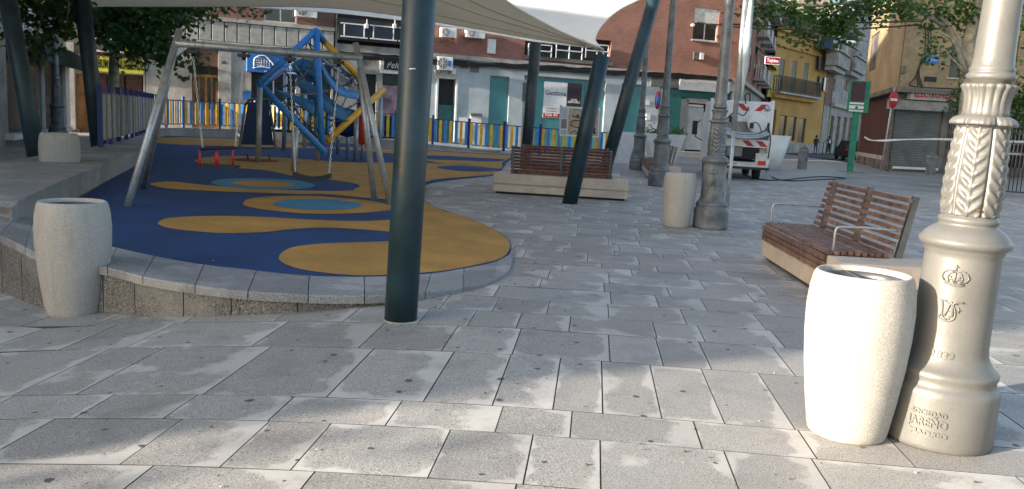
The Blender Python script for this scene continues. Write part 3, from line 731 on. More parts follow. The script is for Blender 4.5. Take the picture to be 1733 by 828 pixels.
lamp(G(1079, 287), R(10), 'ornate lamp post at the right end of the playground fence', 'D', 'ornate cast iron lamp posts', False, 1.18)
lamp(D(98, 238, 29), 0, 'dark ornate lamp post at the left in front of the glazed shop', 'D', 'ornate cast iron lamp posts', False, 1.12)
tl = G(1230, 352)
t = thing('slim_pole', 'slim straight light grey metal pole just right of the dark crested lamp', 'pole', tl)
mb = MB(); mb.path([(0, 0, 0), (0, 0, 1.6)], .04, 12); mb.path([(0, 0, 1.6), (.0, 0, 4.6)], .055, 12); mb.build('tube', M['galv'], t)
mb = MB(); mb.lathe([(.11, 0), (.11, .012), (.05, .02)], 12); mb.build('foot_plate', M['galv'], t)
t = thing('flag_banner', 'furled pale banner hanging from the top of the slim grey pole', 'banner', tl+Vector((.05, 0, 2.2)))
mb = MB(); mb.lathe([(.015, 0), (.03, .3), (.075, .75), (.085, 1.3), (.06, 1.9), (.03, 2.3)], 10, fn=lambda r_, z, a: r_*(1+.25*math.cos(a*4+z*3)), c=(.05, 0)); mb.build('cloth', M['paleb'], t)

def shade_pole(b, top, r_, label, extend=1.6, cap=False):
    t = thing('shade_sail_pole', label, 'pole', b, 0, 'round leaning poles of the shade sails')
    d = top-b
    q = b+d*extend if not cap else top
    mb = MB(); mb.path([b-d.normalized()*.05, b+d*.5, q], r_, 28); mb.build('tube', M['pole'], t, world=True)
    mb = MB(); mb.lathe([(r_*1.16, -.002), (r_*1.14, .005), (r_*1.02, .007)], 24, fn=lambda q_, z, a: q_*(1+.03*math.sin(a*3)+.02*math.sin(a*7))); mb.build('base_collar', M['kerb'], t)
    return t
b = G(678, 541, zg); tp = D(709, 20, b.y+.05)
mp = shade_pole(b, tp, .128, 'thick dark petrol blue pole in the foreground at the playground kerb', 1.9)
mb = MB(); c = D(697, 117, b.y-.135); mb.path([c+Vector((-.02, 0, 0)), c+Vector((.03, 0, .004))], [.006, .003], 6); mb.build('paper_scrap', M['white'], mp, world=True)
b = G(964, 345); tp = D(1019, 94, b.y-.2)
s1 = shade_pole(b, tp, .152, 'short leaning petrol pole in front of the brown bench, cut off at the top', cap=True)
b = G(1014, 322); tp = D(1101, 18, b.y)
shade_pole(b, tp, .155, 'tall leaning petrol pole rising behind the brown bench', 1.5)
b = G(887, 300); tp = D(907, 70, b.y); shade_pole(b, tp, .155, 'slender dark pole behind the left end of the brown bench', 1.15)
b = D(70, 300, 15.6); b.z = -.1; tp = D(14, 5, 15.6); shade_pole(b, tp, .16, 'leaning dark pole at the far left edge behind the seat wall', 1.4)
b = D(171, 278, 21.3); b.z = -.1; tp = D(140, 5, 21.3); shade_pole(b, tp, .19, 'leaning dark pole just outside the left picket fence', 1.4)

# ================================================================= SHADE SAILS
def sail(name, label, E1, E2, m, n=14, sag=0.0, k=10):
    a = smooth_open([D(*p) for p in E1], 4); b = smooth_open([D(*p) for p in E2], 4)
    def samp(P, t):
        f = t*(len(P)-1); i = min(int(f), len(P)-2); return P[i].lerp(P[i+1], f-i)
    vs = []
    for i in range(n+1):
        p, q = samp(a, i/n), samp(b, i/n)
        for j in range(k+1):
            s = j/k; v = p.lerp(q, s); v.z -= sag*math.sin(PI*s)*(i/n); vs.append(v)
    top = [v+Vector((0, 0, .006)) for v in vs]
    N = len(vs); fs = []
    for i in range(n):
        for j in range(k):
            q = (i*(k+1)+j, i*(k+1)+j+1, (i+1)*(k+1)+j+1, (i+1)*(k+1)+j)
            fs += [q, tuple(N+x for x in reversed(q))]
    t = thing(name, label, 'shade sail', a[0])
    mb = MB(); mb.add(vs+top, fs, 0, True); mb.build('canvas', m, t, world=True)
    mb = MB(); mb.path(a, .018, 6); mb.path(b, .018, 6); mb.build('edge_cable', m, t, world=True)
    for j in (k//4, k//2, 3*k//4):
        mb = MB(); mb.path([vs[i*(k+1)+j]-Vector((0, 0, .004)) for i in range(1, n+1)], .012, 5); mb.build('seam', m, t, world=True)
    return t
c1 = sail('shade_sail', 'large beige shade sail spanning overhead from the short leaning pole to the left',
     [(1021,84,16.5),(960,74,17),(900,65,17.5),(820,51,18),(745,38,18.6),(680,27,19.4),(600,17,20.4),(540,12.5,21),(470,11,22),(300,11,24),(165,11,26),(40,14,28)],
     [(1021,83,16.5),(960,59,15.6),(905,31,14.6),(860,4,13.7),(800,-45,12.2),(720,-130,10.6),(600,-260,9),(300,-420,7.6),(0,-420,8),(-300,-260,10),(-500,-150,14)], M['canvas'], n=22)
c2 = sail('shade_sail', 'bright white shade sail with a curved right edge hanging behind the beige one',
     [(1016,82,17.3),(960,76,18.2),(900,69,18.8),(850,60,19.5),(745,43,21),(680,34,22),(560,21,24),(430,12,26),(300,2,29)],
     [(1016,81,17.3),(1007,68,17.6),(1012,52,18.0),(1026,34,18.5),(1048,16,19.2),(1080,0,20),(1130,-24,21.4),(1200,-50,23),(1300,-80,25)], M['fabric'], n=20)
mb = MB()
for p, q in (((985,68,16.9),(1017,84,16.5)), ((983,72,16.9),(1015,87,16.4)), ((1012,78,16.6),(1022,92,16.3))): mb.path([D(*p), D(*q)], .018, 6)
h = thing('turnbuckle', 'steel turnbuckle rods tying the sails to the short leaning pole', 'fitting', D(1017, 84, 16.5)); mb.build('rods', M['galv'], h, world=True)

# ================================================================= BENCHES
def bench(loc, rz, label, seat0=.55, L=3.0, seatL=2.45, wood='woodold', arms=True):
    """front faces local -x; long axis local y"""
    t = thing('slatted_bench', label, 'bench', loc, rz, 'slatted wooden benches on concrete blocks')
    mb = MB(); mb.cbox(.0, .98, 0, L, .05, .24, .012); mb.cbox(.60, .98, .0, L, .2, .43, .012); 
    if seat0 > .1: mb.cbox(.0, .62, 0, seat0-.02, .2, .43, .012)
    if L-seat0-seatL > .1: mb.cbox(.0, .62, seat0+seatL+.02, L, .2, .43, .012)
    mb.build('concrete_base', M['beige'], t)
    mb = MB(); mb.bb(.06, .90, .06, L-.06, 0, .06); mb.build('recessed_foot', M['dark'], t)
    y0, y1 = seat0, seat0+seatL
    sl = MB(); sl.cbox(-.025, .025, 0, seatL, -.018, .018, .004); sme = sl.mesh('slat', M[wood])
    for i in range(9): link('seat_slat', sme, t, (.035+i*.067, y0, .452))
    for i in range(3):
        mb = MB(); mb.cbox(-.015, .015, 0, seatL, -.026, .026, .004); link('front_slat', mb.mesh('front_slat', M[wood]), t, (-.005, y0, .40-i*.062))
    bx, bz, lean = .62, .50, .24
    d = Vector((math.sin(lean), 0, math.cos(lean)))
    for i in range(8):
        p = Vector((bx, y0, bz))+d*(i*.073); mb = MB(); mb.cbox(-.014, .014, 0, seatL, -.022, .022, .004)
        link('back_slat', mb.mesh('back_slat', M[wood]), t, p, (0, lean, 0))
    for y in (y0+.05, y0+seatL/2, y1-.05):
        mb = MB(); mb.bar(Vector((bx+.075, y, .40)), Vector((bx+.052, y, bz))+d*.55, .05, .06, up=(1, 0, 0)); mb.build('back_post', M['steel'], t)
    if arms:
        for y in (y0+.03, y1-.03):
            mb = MB(); mb.path(smooth_open([(.07, y, .44), (.07, y, .64), (.085, y, .69), (.13, y, .705), (.4, y, .71), (.68, y, .70)], 3), .014, 8); mb.build('armrest', M['galv'], t)
    return t
bench(Vector((3.03, 7.45, 0)), R(-2.5), 'brown slatted bench on a concrete base behind the sunlit planter', .5, 2.95, 2.4)
bench(Vector((-.37, 18.79, 0)), R(-96.4), 'reddish slatted bench seen from behind, nearest, crossed by the short leaning pole', .33, 2.88, 2.2, 'wood', False)
bench(Vector((-.15, 20.6, 0)), R(-96.4), 'reddish slatted bench hidden behind another bench, only its top slats and block ends showing', .33, 2.7, 2.1, 'wood', False)
bench(G(1097, 303), R(-6), 'dark slatted bench behind the shaded planter, nearer one of the pair', .05, 2.9, 2.8, 'woodold', False)
bench(G(1097, 303)+Vector((.36, 3.3, 0)), R(-6), 'dark slatted bench beyond the shaded planter, farther one of the pair', .05, 2.9, 2.8, 'woodold', False)
# ================================================================= SWING SET
def on_ground(px, py): return G(px, py, zr)
A1, A2, B1, B2 = on_ground(215, 350), on_ground(241, 320), on_ground(634, 340), on_ground(661, 347)
ml, mr_ = (A1+A2)/2, (B1+B2)/2
TL = D(297, 74, ml.y); TR = D(607, 98, mr_.y)
sw = thing('swing_set', 'galvanised A frame swing set with two chain swings on blue and ochre rubber', 'swing set', A1)
for foot, top, ext in ((A1, TL, 1.09), (A2, TL, 1.0), (B1, TR, 1.0), (B2, TR, 1.1)):
    mb = MB(); mb.path([foot-Vector((0, 0, .02)), foot+(top-foot)*ext], .052, 14); mb.build('leg', M['galv'], sw, world=True)
mb = MB(); bdir = (TR-TL).normalized(); mb.path([TL-bdir*.02, TR+bdir*.05], .058, 14)
for f in (.1, .14, .36, .40, .58, .62, .86, .9): mb.path([TL.lerp(TR, f)+Vector((0, -.05, 0)), TL.lerp(TR, f)+Vector((0, -.066, 0))], .014, 8, mi=1)
mb.build('crossbeam', [M['galv'], M['dark']], sw, world=True)
for p, s in ((TL, 1), (TR, -1)):
    mb = MB(); q = p+bdir*s*.25; a = p+Vector((0, 0, -.2)); n_ = Vector((0, -.03, 0))
    mb.add([p+n_, q+n_, a+n_, p-n_, q-n_, a-n_], [(0, 1, 2), (5, 4, 3), (0, 3, 4, 1), (1, 4, 5, 2), (2, 5, 3, 0)]); mb.build('gusset_plate', M['galv'], sw, world=True)
def on_beam(px):
    best = min((k/200 for k in range(201)), key=lambda f: abs(proj(TL.lerp(TR, f))[0]-px)); return TL.lerp(TR, best)
M['chainm'] = mat('bright_chain', (.68, .69, .70), .4, .4, var=.05)
M['boardp'] = mat('board_print', (.52, .38, .27), .6)
def chain(p, q, parent):
    mb = MB(); d = q-p; n = int(d.length/.052); t = d.normalized(); s = t.cross(Vector((0, 1, 0))).normalized(); u = t.cross(s)
    for i in range(n):
        c = p+d*((i+.5)/n); a = s if i % 2 else u; h = .030; w_ = .012
        pts = [c-t*h, c-t*h*.6+a*w_, c+t*h*.6+a*w_, c+t*h, c+t*h*.6-a*w_, c-t*h*.6-a*w_, c-t*h]
        mb.path(pts, .0055, 4, caps=False)
    return mb.build('chain', M['chainm'], parent, world=True)
for pxa, pxb, sa, sb, kind in ((327, 413, (343, 252), (398, 250), 'toddler'), (490, 573, (500, 291), (557, 293), 'flat')):
    pa, pb = on_beam(pxa), on_beam(pxb); qa, qb = D(*sa, pa.y), D(*sb, pb.y)
    for p in (pa, pb):
        mb = MB(); mb.box(p+Vector((0, 0, -.10)), (.16, .12, .05)); mb.path([p+Vector((0, 0, -.03)), p+Vector((0, 0, -.17))], .03, 8); mb.build('swing_hanger', M['black'], sw, world=True)
    chain(pa-Vector((0, 0, .15)), qa, sw); chain(pb-Vector((0, 0, .15)), qb, sw)
    if kind == 'flat':
        mb = MB(); d = qb-qa; n = 12; vs = []
        for i in range(n+1):
            c = qa+d*(-.04+1.08*i/n); c = c+Vector((0, 0, -.06*math.sin(PI*i/n)-.005))
            vs += [c+Vector((0, -.1, .0)), c+Vector((0, -.1, -.085)), c+Vector((0, .1, -.085)), c+Vector((0, .1, .0))]
        mb.add(vs, [(i*4+j, i*4+4+j, i*4+4+(j+1) % 4, i*4+(j+1) % 4) for i in range(n) for j in range(4)]+[(3, 2, 1, 0), tuple(n*4+j for j in range(4))], 0, False)
        mb.build('flat_seat', M['black'], sw, world=True)
    else:
        dn = Vector((0, 0, -.27)); mid = (qa+qb)/2
        st = MB()
        st.path([qa+Vector((0, -.12, 0)), qb+Vector((0, -.12, 0))], .022, 8); st.path([qa+Vector((0, .12, 0)), qb+Vector((0, .12, 0))], .022, 8)
        for q in (qa, qb): st.path([q+Vector((0, -.12, 0)), q+Vector((0, .12, 0))], .022, 8)
        o = st.build('toddler_seat', M['black'], sw, world=True)
        st = MB(); st.box(mid+dn, ((qb-qa).length*1.02, .26, .035)); x = st.build('seat_base', M['black'], sw, world=True)
        for q in (qa, qb, mid):
            st = MB(); st.path([q+Vector((0, -.11, 0)), q+dn*.5+Vector((0, -.11, 0)), q+dn+Vector((0, -.11, 0))], [.012, .018, .018] if q is not mid else [.014, .036, .036], 8); st.build('safety_strap', M['red'], sw, world=True)

# ================================================================= CLIMBING FRAME
cf = thing('playground_climber', 'blue and yellow tubular climbing frame with rope nets behind the swings', 'climbing frame', D(530, 275, 24))
Lh, Bm, Tp, Rr = D(438, 141, 22.3), D(551, 260, 22.3), D(535, 52, 24), D(649, 152, 25.8)
T2, Bk, B3 = D(548, 70, 24.6), D(480, 120, 27), D(552, 240, 23.4)
def tube(a, b, r_, m, nm='frame_tube', n=14):
    mb = MB(); mb.path([a, b], r_, n); return mb.build(nm, m, cf, world=True)
for a, b in ((Lh, Bm), (Lh, Tp), (Tp, D(545, 245, 22.9)), (Lh+Vector((0, .05, -.08)), D(480, 118, 27))): tube(a, b, .09, M['pblue'])
for a, b in ((T2, D(612, 135, 25.2)), (Rr, B3)): tube(a, b, .095, M['pyel'])
tube(Tp, T2, .1, M['pblue']); 
for px, py, pt in ((437, 275, 148), (480, 256, 115), (498, 290, 215), (537, 272, 205), (602, 272, 195), (642, 268, 165), (572, 262, 200), (515, 250, 160)):
    g = on_ground(px, py); tube(D(px+(pt-py)*-.03-1, pt, g.y), g, .075, M['galv'], 'support_post')
def membrane(pts, m=M['pteal']):      # curved belt given by two edges
    a = smooth_open([D(*p) for p in pts[0]], 5); b = smooth_open([D(*p) for p in pts[1]], 5); n = len(a)
    vs = a+b; nn = Vector((0, .03, -.02)); vs2 = [v+nn for v in vs]; N = len(vs)
    fs = [(i, i+1, n+i+1, n+i) for i in range(n-1)]; fs += [tuple(N+x for x in reversed(f)) for f in fs]
    fs += [(i+1, i, N+i, N+i+1) for i in range(n-1)]+[(n+i, n+i+1, N+n+i+1, N+n+i) for i in range(n-1)]+[(0, n, N+n, N), (n-1, N+n-1, N+2*n-1, 2*n-1)]
    mb = MB(); mb.add(vs+vs2, fs, 0, True); return mb.build('rubber_membrane', m, cf, world=True)
membrane((((538,88,24.0),(552,118,24.2),(575,145,24.6),(608,158,25)), ((541,100,23.7),(552,135,23.9),(575,160,24.3),(607,168,24.8))), M['pblue'])
membrane((((505,128,24.4),(540,150,24.2),(570,175,24.4),(596,188,24.8)), ((500,142,23.8),(535,175,23.6),(560,196,23.8),(588,205,24.2))))
membrane((((463,150,22.6),(490,158,22.8),(515,166,23),(532,172,23.2)), ((464,152,22.5),(492,168,22.6),(516,185,22.7),(530,196,22.8))))
membrane((((492,108,25),(510,100,25.3),(528,104,25.4),(540,118,25)), ((496,120,24.8),(512,130,25),(526,138,25),(538,140,24.6))))
random.seed(3)
anch = [(465,150,22.5),(485,160,22.8),(505,128,24.4),(536,95,24),(575,145,24.6),(600,160,25),(590,205,24.2),(560,190,24),(530,190,22.9),(545,240,23.2),(500,110,25),(520,70,24.2),(600,130,25.3),(625,160,25.6),(560,215,24),(480,120,26),(515,210,22.9),(575,110,25)]
for i in range(60):
    a, b = random.sample(anch, 2); pa, pb = D(*a), D(*b)
    if (pa-pb).length > 2.2: continue
    m_ = (pa+pb)/2-Vector((0, 0, .12)); mb = MB(); mb.path([pa, m_, pb], .02, 6)
    for k in range(3): mb.path([pa.lerp(pb, .25+.25*k)+Vector((0, 0, -.07)), pa.lerp(pb, .25+.25*k)+Vector((0, 0, -.13))], .035, 6)
    mb.build('rope', M['rope'] if i % 3 == 0 else M['pteal'], cf, world=True)
for i in range(7):     # coiled rope bundle under the yellow tube
    a, b = D(548+i*3, 88+i*5, 24.7), D(600+i*2, 138+i*4, 25.3); m_ = a.lerp(b, .5)-Vector((0, 0, .25-.02*i))
    mb = MB(); mb.path(smooth_open([a, m_, b], 4), .02, 6); mb.build('rope', M['rope'], cf, world=True)
# climbing board
M['navyb'] = mat('navy_board', (.006, .02, .07), .5)
g = on_ground(436, 271); bd = thing('climbing_board', 'dark blue leaning board in a tubular frame at the left end of the climbing frame', 'play panel', g)
P_ = [D(420, 173, 23.6), D(453, 173, 23.6), D(463, 246, 22.6), D(409, 245, 22.6)]
mb = MB(); n_ = Vector((0, .03, 0)); mb.add([p+n_ for p in P_]+[p-n_ for p in P_], [(0, 1, 2, 3), (7, 6, 5, 4), (0, 4, 5, 1), (1, 5, 6, 2), (2, 6, 7, 3), (3, 7, 4, 0)]); mb.build('board', M['navyb'], bd, world=True)
fr = [D(415, 178, 23.7), D(424, 169, 23.7), D(450, 169, 23.7), D(456, 178, 23.6), D(465, 240, 22.7), D(461, 250, 22.5), D(411, 249, 22.5), D(407, 240, 22.6)]
mb = MB(); mb.path(smooth_open(fr+[fr[0]], 3), .035, 8); mb.build('tube_frame', M['steel'], bd, world=True)
for a in ((418, 250), (455, 250)):
    p = D(*a, 22.5); mb = MB(); mb.path([p, Vector((p.x, p.y+.1, zr(p.x, p.y)))], .022, 8); mb.build('leg', M['steel'], bd, world=True)
c = on_ground(432, 272); t = thing('floor_spring_mat', 'small rust red round pad on the floor under the leaning board', 'mat', Vector((c.x, c.y, zr(c.x, c.y)+.012)))
mb = MB(); mb.lathe([(.62, 0), (.60, .012), (.1, .016)], 24); mb.build('pad', M['redR'], t)
def disc(name, label, cat, px, py, Y, w_, h, m, col2):
    p = D(px, py, Y); t = thing(name, label, cat, Vector((p.x, p.y, zr(p.x, p.y))))
    mb = MB(); mb.lathe([(.02, -.5), (.3, -.44), (.45, -.25), (.5, 0), (.45, .25), (.3, .44), (.02, .5)], 20)
    o = mb.build('shell', m, t); o.scale = (w_, .25, h); o.location = p-t.location
    mb = MB(); mb.path([(0, .1, 0), (0, .1, p.z-t.location.z)], .05, 10); mb.build('stand', M['galv'], t)
disc('climbing_shell', 'red oval play shell standing behind the right legs of the swing set', 'play panel', 613, 217, 25.5, .5, 1.05, M['red'], 0)
disc('climbing_shell', 'dark blue oval play shell standing behind the yellow tube of the climbing frame', 'play panel', 588, 208, 26, .8, .9, M['fblue'], 0)

# ================================================================= TRUCK
tp_ = G(1245, 303); tr = thing('cleaning_truck', 'small white street cleaning truck seen from behind with hose reel and red chevrons', 'truck', tp_, R(-9))
def tpx(px, py, dy=0):       # picture point -> truck local at rear plane
    q = D(px, py, tp_.y+dy)-tp_; return Matrix.Rotation(R(9), 3, 'Z') @ q
xl, xr = -1.02, 1.02; Zt = tpx(1250, 170).z
mb = MB(); mb.cbox(xl, xr, .25, 3.2, .75, Zt, .05); mb.build('tank_body', M['white'], tr)
mb = MB(); mb.cbox(xl+.05, xr-.05, 3.3, 5.0, .45, Zt-.25, .12); mb.build('cab', M['white'], tr)
mb = MB(); mb.bb(-.8, .8, .1, 4.6, .42, .62); mb.build('chassis', M['black'], tr)
mb = MB()
for s in (-1, 1): mb.cbox(s*1.0-.05, s*1.0+.05, -.02, .4, .55, Zt+.04, .02)
mb.cbox(-.96, .96, 0.0, .1, 1.95, Zt-.02, .01); mb.build('rear_frame', M['white'], tr)
for x0, s in ((.02, -1), (.62, 1)):
    mb = MB(); z0, z1 = Zt-.33, Zt-.10
    mb.add([(x0-.12*s-.1, -.008, z0 if s > 0 else z1-.23), (x0-.12*s+.12, -.008, z0), (x0+.12*s+.12, -.008, z1), (x0+.12*s-.1, -.008, z1)], [(0, 1, 2, 3) if s > 0 else (0, 1, 2, 3)]); mb.build('chevron', M['signred'], tr)
for x0, s in ((.3, -1), (.75, -1)):
    mb = MB(); z0, z1 = 1.14, 1.32
    mb.add([(x0-.1*s-.11, -.03, z0), (x0-.1*s+.11, -.03, z0), (x0+.1*s+.11, -.03, z1), (x0+.1*s-.11, -.03, z1)], [(0, 1, 2, 3)]); mb.build('chevron', M['signred'], tr)
mb = MB(); mb.cbox(-.97, .97, -.02, .06, 1.10, 1.37, .01); mb.build('striped_board', M['white'], tr)
mb = MB(); mb.bb(-.9, .9, .06, .25, 1.36, 1.97); mb.build('locker_recess', M['stoned'], tr)
mb = MB()
for y, z, s_ in ((-.28, 1.56, 1), (-.18, 1.64, .9), (-.34, 1.50, 1.05)):
    mb.path(smooth_open([(-.85*s_, y+.15, z+.28), (-.6*s_, y, z+.1), (-.1, y-.05, z-.08), (.5*s_, y, z-.06), (.88*s_, y+.15, z+.08)], 5), .05, 10)
mb.build('suction_hose', M['galv'], tr)
mb = MB(); mb.lathe([(.02, -.1), (.30, -.1), (.33, -.06), (.33, .06), (.30, .1), (.02, .1)], 24); o = mb.build('hose_reel', M['whitem'], tr); o.rotation_euler = (PI/2, 0, 0); o.location = (.52, -.12, 1.92)
for x, z, w_ in ((.34, 1.83, .12), (-.35, 2.02, .14)):
    mb = MB(); mb.cbox(x-w_/2, x+w_/2, -.28, -.16, z-.1, z+.1, .02); mb.build('control_box', M['black'], tr)
mb = MB(); mb.path(smooth_open([(-.5, -.1, 2.0), (-.25, -.2, 2.25), (.05, -.2, 2.15), (.2, -.15, 2.45)], 4), .02, 6); mb.path(smooth_open([(.34, -.2, 1.95), (.55, -.25, 1.9), (.7, -.2, 1.6)], 4), .015, 6); mb.path(smooth_open([(.1, -.1, Zt-.1), (.05, -.1, Zt+.18), (.2, -.05, Zt+.22), (.22, -.1, Zt-.02)], 4), .025, 6); mb.build('cable', M['hose'], tr)
mb = MB(); mb.cbox(-.92, .70, .0, .5, .70, 1.10, .03); mb.build('engine_recess', M['dark'], tr)
mb = MB(); mb.cbox(-.42, .12, -.22, .2, .78, 1.12, .03); mb.build('black_box', M['steel'], tr)
mb = MB(); mb.cbox(-1.0, -.5, -.1, .3, .42, .72, .03); mb.cbox(.58, 1.0, -.1, .3, .42, .92, .03); mb.cbox(-.5, .6, -.09, .2, .42, .60, .02); mb.build('rear_bumper', M['plate'], tr)
mb = MB(); mb.cbox(-1.05, 1.05, -.2, -.08, .36, .44, .015); mb.build('step_bar', M['black'], tr)
for x in (-.82, .80):
    mb = MB(); mb.cbox(x-.13, x+.13, -.13, -.09, .52, .66, .01); mb.build('tail_light', M['red'], tr)
mb = MB(); mb.cbox(-.50, .08, -.13, -.10, .46, .59, .005); pl = mb.build('number_plate', M['whitem'], tr)
text('lettering', '0765 BBV', .1, M['black'], pl, (-.21, -.133, .525), width=.46, ext=.001)
for x in (-.78, .74):
    for y in (.75, 3.9):
        wo = thing('wheel', None, None); wo.parent = tr; wo.location = (x, y-.0, .34); wo.rotation_euler = (0, PI/2, 0)
        mb = MB(); mb.lathe([(.20, -.11), (.30, -.12), (.34, -.08), (.345, 0), (.34, .08), (.30, .12), (.20, .11)], 28); mb.build('tyre', M['tyre'], wo)
        mb = MB(); mb.lathe([(.05, -.05), (.19, -.1), (.2, 0), (.19, .1), (.05, .05)], 16); mb.build('rim', M['whitem'], wo)
mb = MB(); mb.path([(-1.0, 3.9, 1.2), (-1.28, 3.8, 1.35), (-1.32, 3.8, 1.75), (-1.1, 3.9, 2.0)], .02, 6); mb.cbox(-1.42, -1.22, 3.72, 3.82, 1.42, 1.95, .03); mb.build('wing_mirror', M['black'], tr)
mb = MB(); mb.lathe([(.02, -.04), (.09, -.04), (.1, 0), (.09, .04), (.02, .04)], 16); o = mb.build('reversing_lamp', M['galv'], tr); o.rotation_euler = (PI/2, 0, 0); o.location = (.82, -.05, Zt-.22)
hs = thing('water_hose', 'black hose trailing from the truck over the paving behind the slatted bench', 'hose', G(1310, 303))
mb = MB(); p0 = D(1299, 212, tp_.y-.25)
pts = [p0, D(1304, 235, tp_.y-.25), D(1300, 268, tp_.y-.25)]+[G(x, y)+Vector((0, 0, .02)) for x, y in ((1297, 291), (1312, 303), (1340, 307), (1380, 305), (1410, 304), (1432, 303), (1415, 301), (1385, 300), (1350, 303), (1320, 306), (1290, 305), (1268, 300), (1256, 290))]
mb.path(smooth_open(pts, 6), .022, 8); mb.build('hose', M['hose'], hs, world=True)

# ================================================================= SIGNS, BOLLARDS, PLANTERS OF THE SQUARE
b = G(1438, 291); t = thing('led_totem', 'tall green LED totem with dark screen at the street corner', 'sign', b, R(0)); s = b.y/PF
mb = MB(); mb.cbox(-.13, .13, -.10, .10, 0, 3.1, .02); mb.build('post', M['green'], t)
mb = MB(); mb.bb(-.45, .55, -.35, .35, 0, .02); mb.build('base_plate', M['steel'], t)
hz = D(1450, 187, b.y).z; ht = D(1450, 137, b.y).z
mb = MB(); mb.cbox(-.44, .50, -.13, .13, hz-.1, ht, .02); mb.build('cabinet', M['green'], t)
mb = MB(); mb.cbox(-.42, .26, -.16, -.125, hz+.42, ht-.05, .01); mb.build('led_screen', M['screen'], t)
mb = MB(); mb.cbox(-.42, .26, -.16, -.125, hz-.06, hz+.36, .01); pn = mb.build('logo_panel', M['white'], t)
mb = MB(); mb.bb(-.42, .26, -.17, -.155, hz+.22, hz+.28); mb.bb(-.42, .26, -.17, -.155, hz+.02, hz+.07); mb.bb(-.12, -.04, -.17, -.155, hz+.06, hz+.2); mb.bb(-.16, .0, -.17, -.155, hz+.10, hz+.15); mb.build('stripe', M['green'], pn)
b = G(1490, 291); t = thing('no_entry_sign', 'round red no entry sign on a tilted grey pole before the grey shutter', 'road sign', b)
tp = D(1513, 155, b.y); tt = tp-b
mb = MB(); mb.path([(0, 0, 0), tt*1.05], .04, 10); mb.build('pole', M['galv'], t)
mb = MB(); mb.lathe([(.02, -.015), (.40, -.015), (.42, 0), (.40, .015), (.02, .015)], 32); o = mb.build('disc', M['signred'], t); o.rotation_euler = (PI/2, 0, R(48)); dc = D(1511, 169, b.y)-b; o.location = dc+Vector((0, -.09, 0))
o.scale = (.62, 1, 1); o.rotation_euler = (PI/2, 0, R(10))
mb = MB(); mb.bb(-.18, .18, -.03, -.018, -.06, .06); o = mb.build('white_bar', M['white'], t); o.location = dc+Vector((0, -.09, 0)); o.rotation_euler = (0, 0, R(10))
b = D(1113, 268, 43); b.z = 0; t = thing('parking_sign', 'small round red bordered sign on a thin pole against the pale wall', 'road sign', b)
dc = D(1113, 170, 43)-b
mb = MB(); mb.path([(0, .05, 0), (0, .05, dc.z+.4)], .035, 8); mb.build('pole', M['galv'], t)
mb = MB(); mb.lathe([(.02, -.015), (.46, -.015), (.46, .015), (.02, .015)], 24); o = mb.build('disc', M['signred'], t); o.rotation_euler = (PI/2, 0, 0); o.location = dc; o.scale = (.32, 1, 1)
mb = MB(); mb.lathe([(.02, 0), (.30, 0), (.30, .022), (.02, .022)], 24); o2 = mb.build('inner_disc', M['signblue'], o)
b = D(1143, 260, 48); b.z = 0
bolm = MB(); bolm.cbox(-.24, .24, -.24, .24, 0, 1.12, .03); bolm.add([(-.24, -.24, 1.121), (.24, -.24, 1.121), (.24, .24, 1.121), (-.24, .24, 1.121), (0, 0, 1.34)], [(0, 1, 4), (1, 2, 4), (2, 3, 4), (3, 0, 4), (3, 2, 1, 0)])
bme = bolm.mesh('bollard_shaft', M['lampD']); 
bcap = MB(); bcap.cbox(-.26, .26, -.26, .26, 1.02, 1.08, .01); bcm = bcap.mesh('bollard_band', M['kerb'])
for px, py, l in ((1357, 286, 'grey pointed bollard between the white planter and the green totem'), (1574, 296, 'grey pointed bollard in front of the grille beside the closed shutter')):
    t = thing('pointed_bollard', l, 'bollard', G(px, py), R(20), 'grey bollards with pointed tops'); link('shaft', bme, t); link('band', bcm, t); t.scale = (.72, .72, .86)
def tub(loc, w0, w1, h, label, n=4, rz=0, plant=False, m='whitem'):
    t = thing('tapered_planter', label, 'planter', loc, rz, 'large tapered white planters')
    mb = MB(); k = 1.414 if n == 4 else 1
    mb.lathe([(w0/2*k, 0), (w1/2*k, h), (w1/2*k-.06, h), (w1/2*k-.1, h-.12)], n, smooth=n > 8, c=(0, 0)); mb.build('tub', M[m], t)
    mb = MB(); mb.lathe([(w1/2*k-.09, h-.15), (.02, h-.10)], n); mb.build('soil', M['joint'], t)
    return t
TUBS = [tub(G(1310, 289)+Vector((0, .9, 0)), 1.0, 1.75, 1.55, 'large white tapered planter to the right of the cleaning truck', 24),
        tub(D(1048, 282, 36.5).xy.to_3d(), .7, 1.2, 1.35, 'pale tapered planter between the tall leaning pole and the fence end', 4, R(45)),
        tub(D(1118, 282, 37.5).xy.to_3d(), 1.0, 1.75, 1.35, 'white tapered planter with green plants behind the farther slatted benches', 4, R(45))]
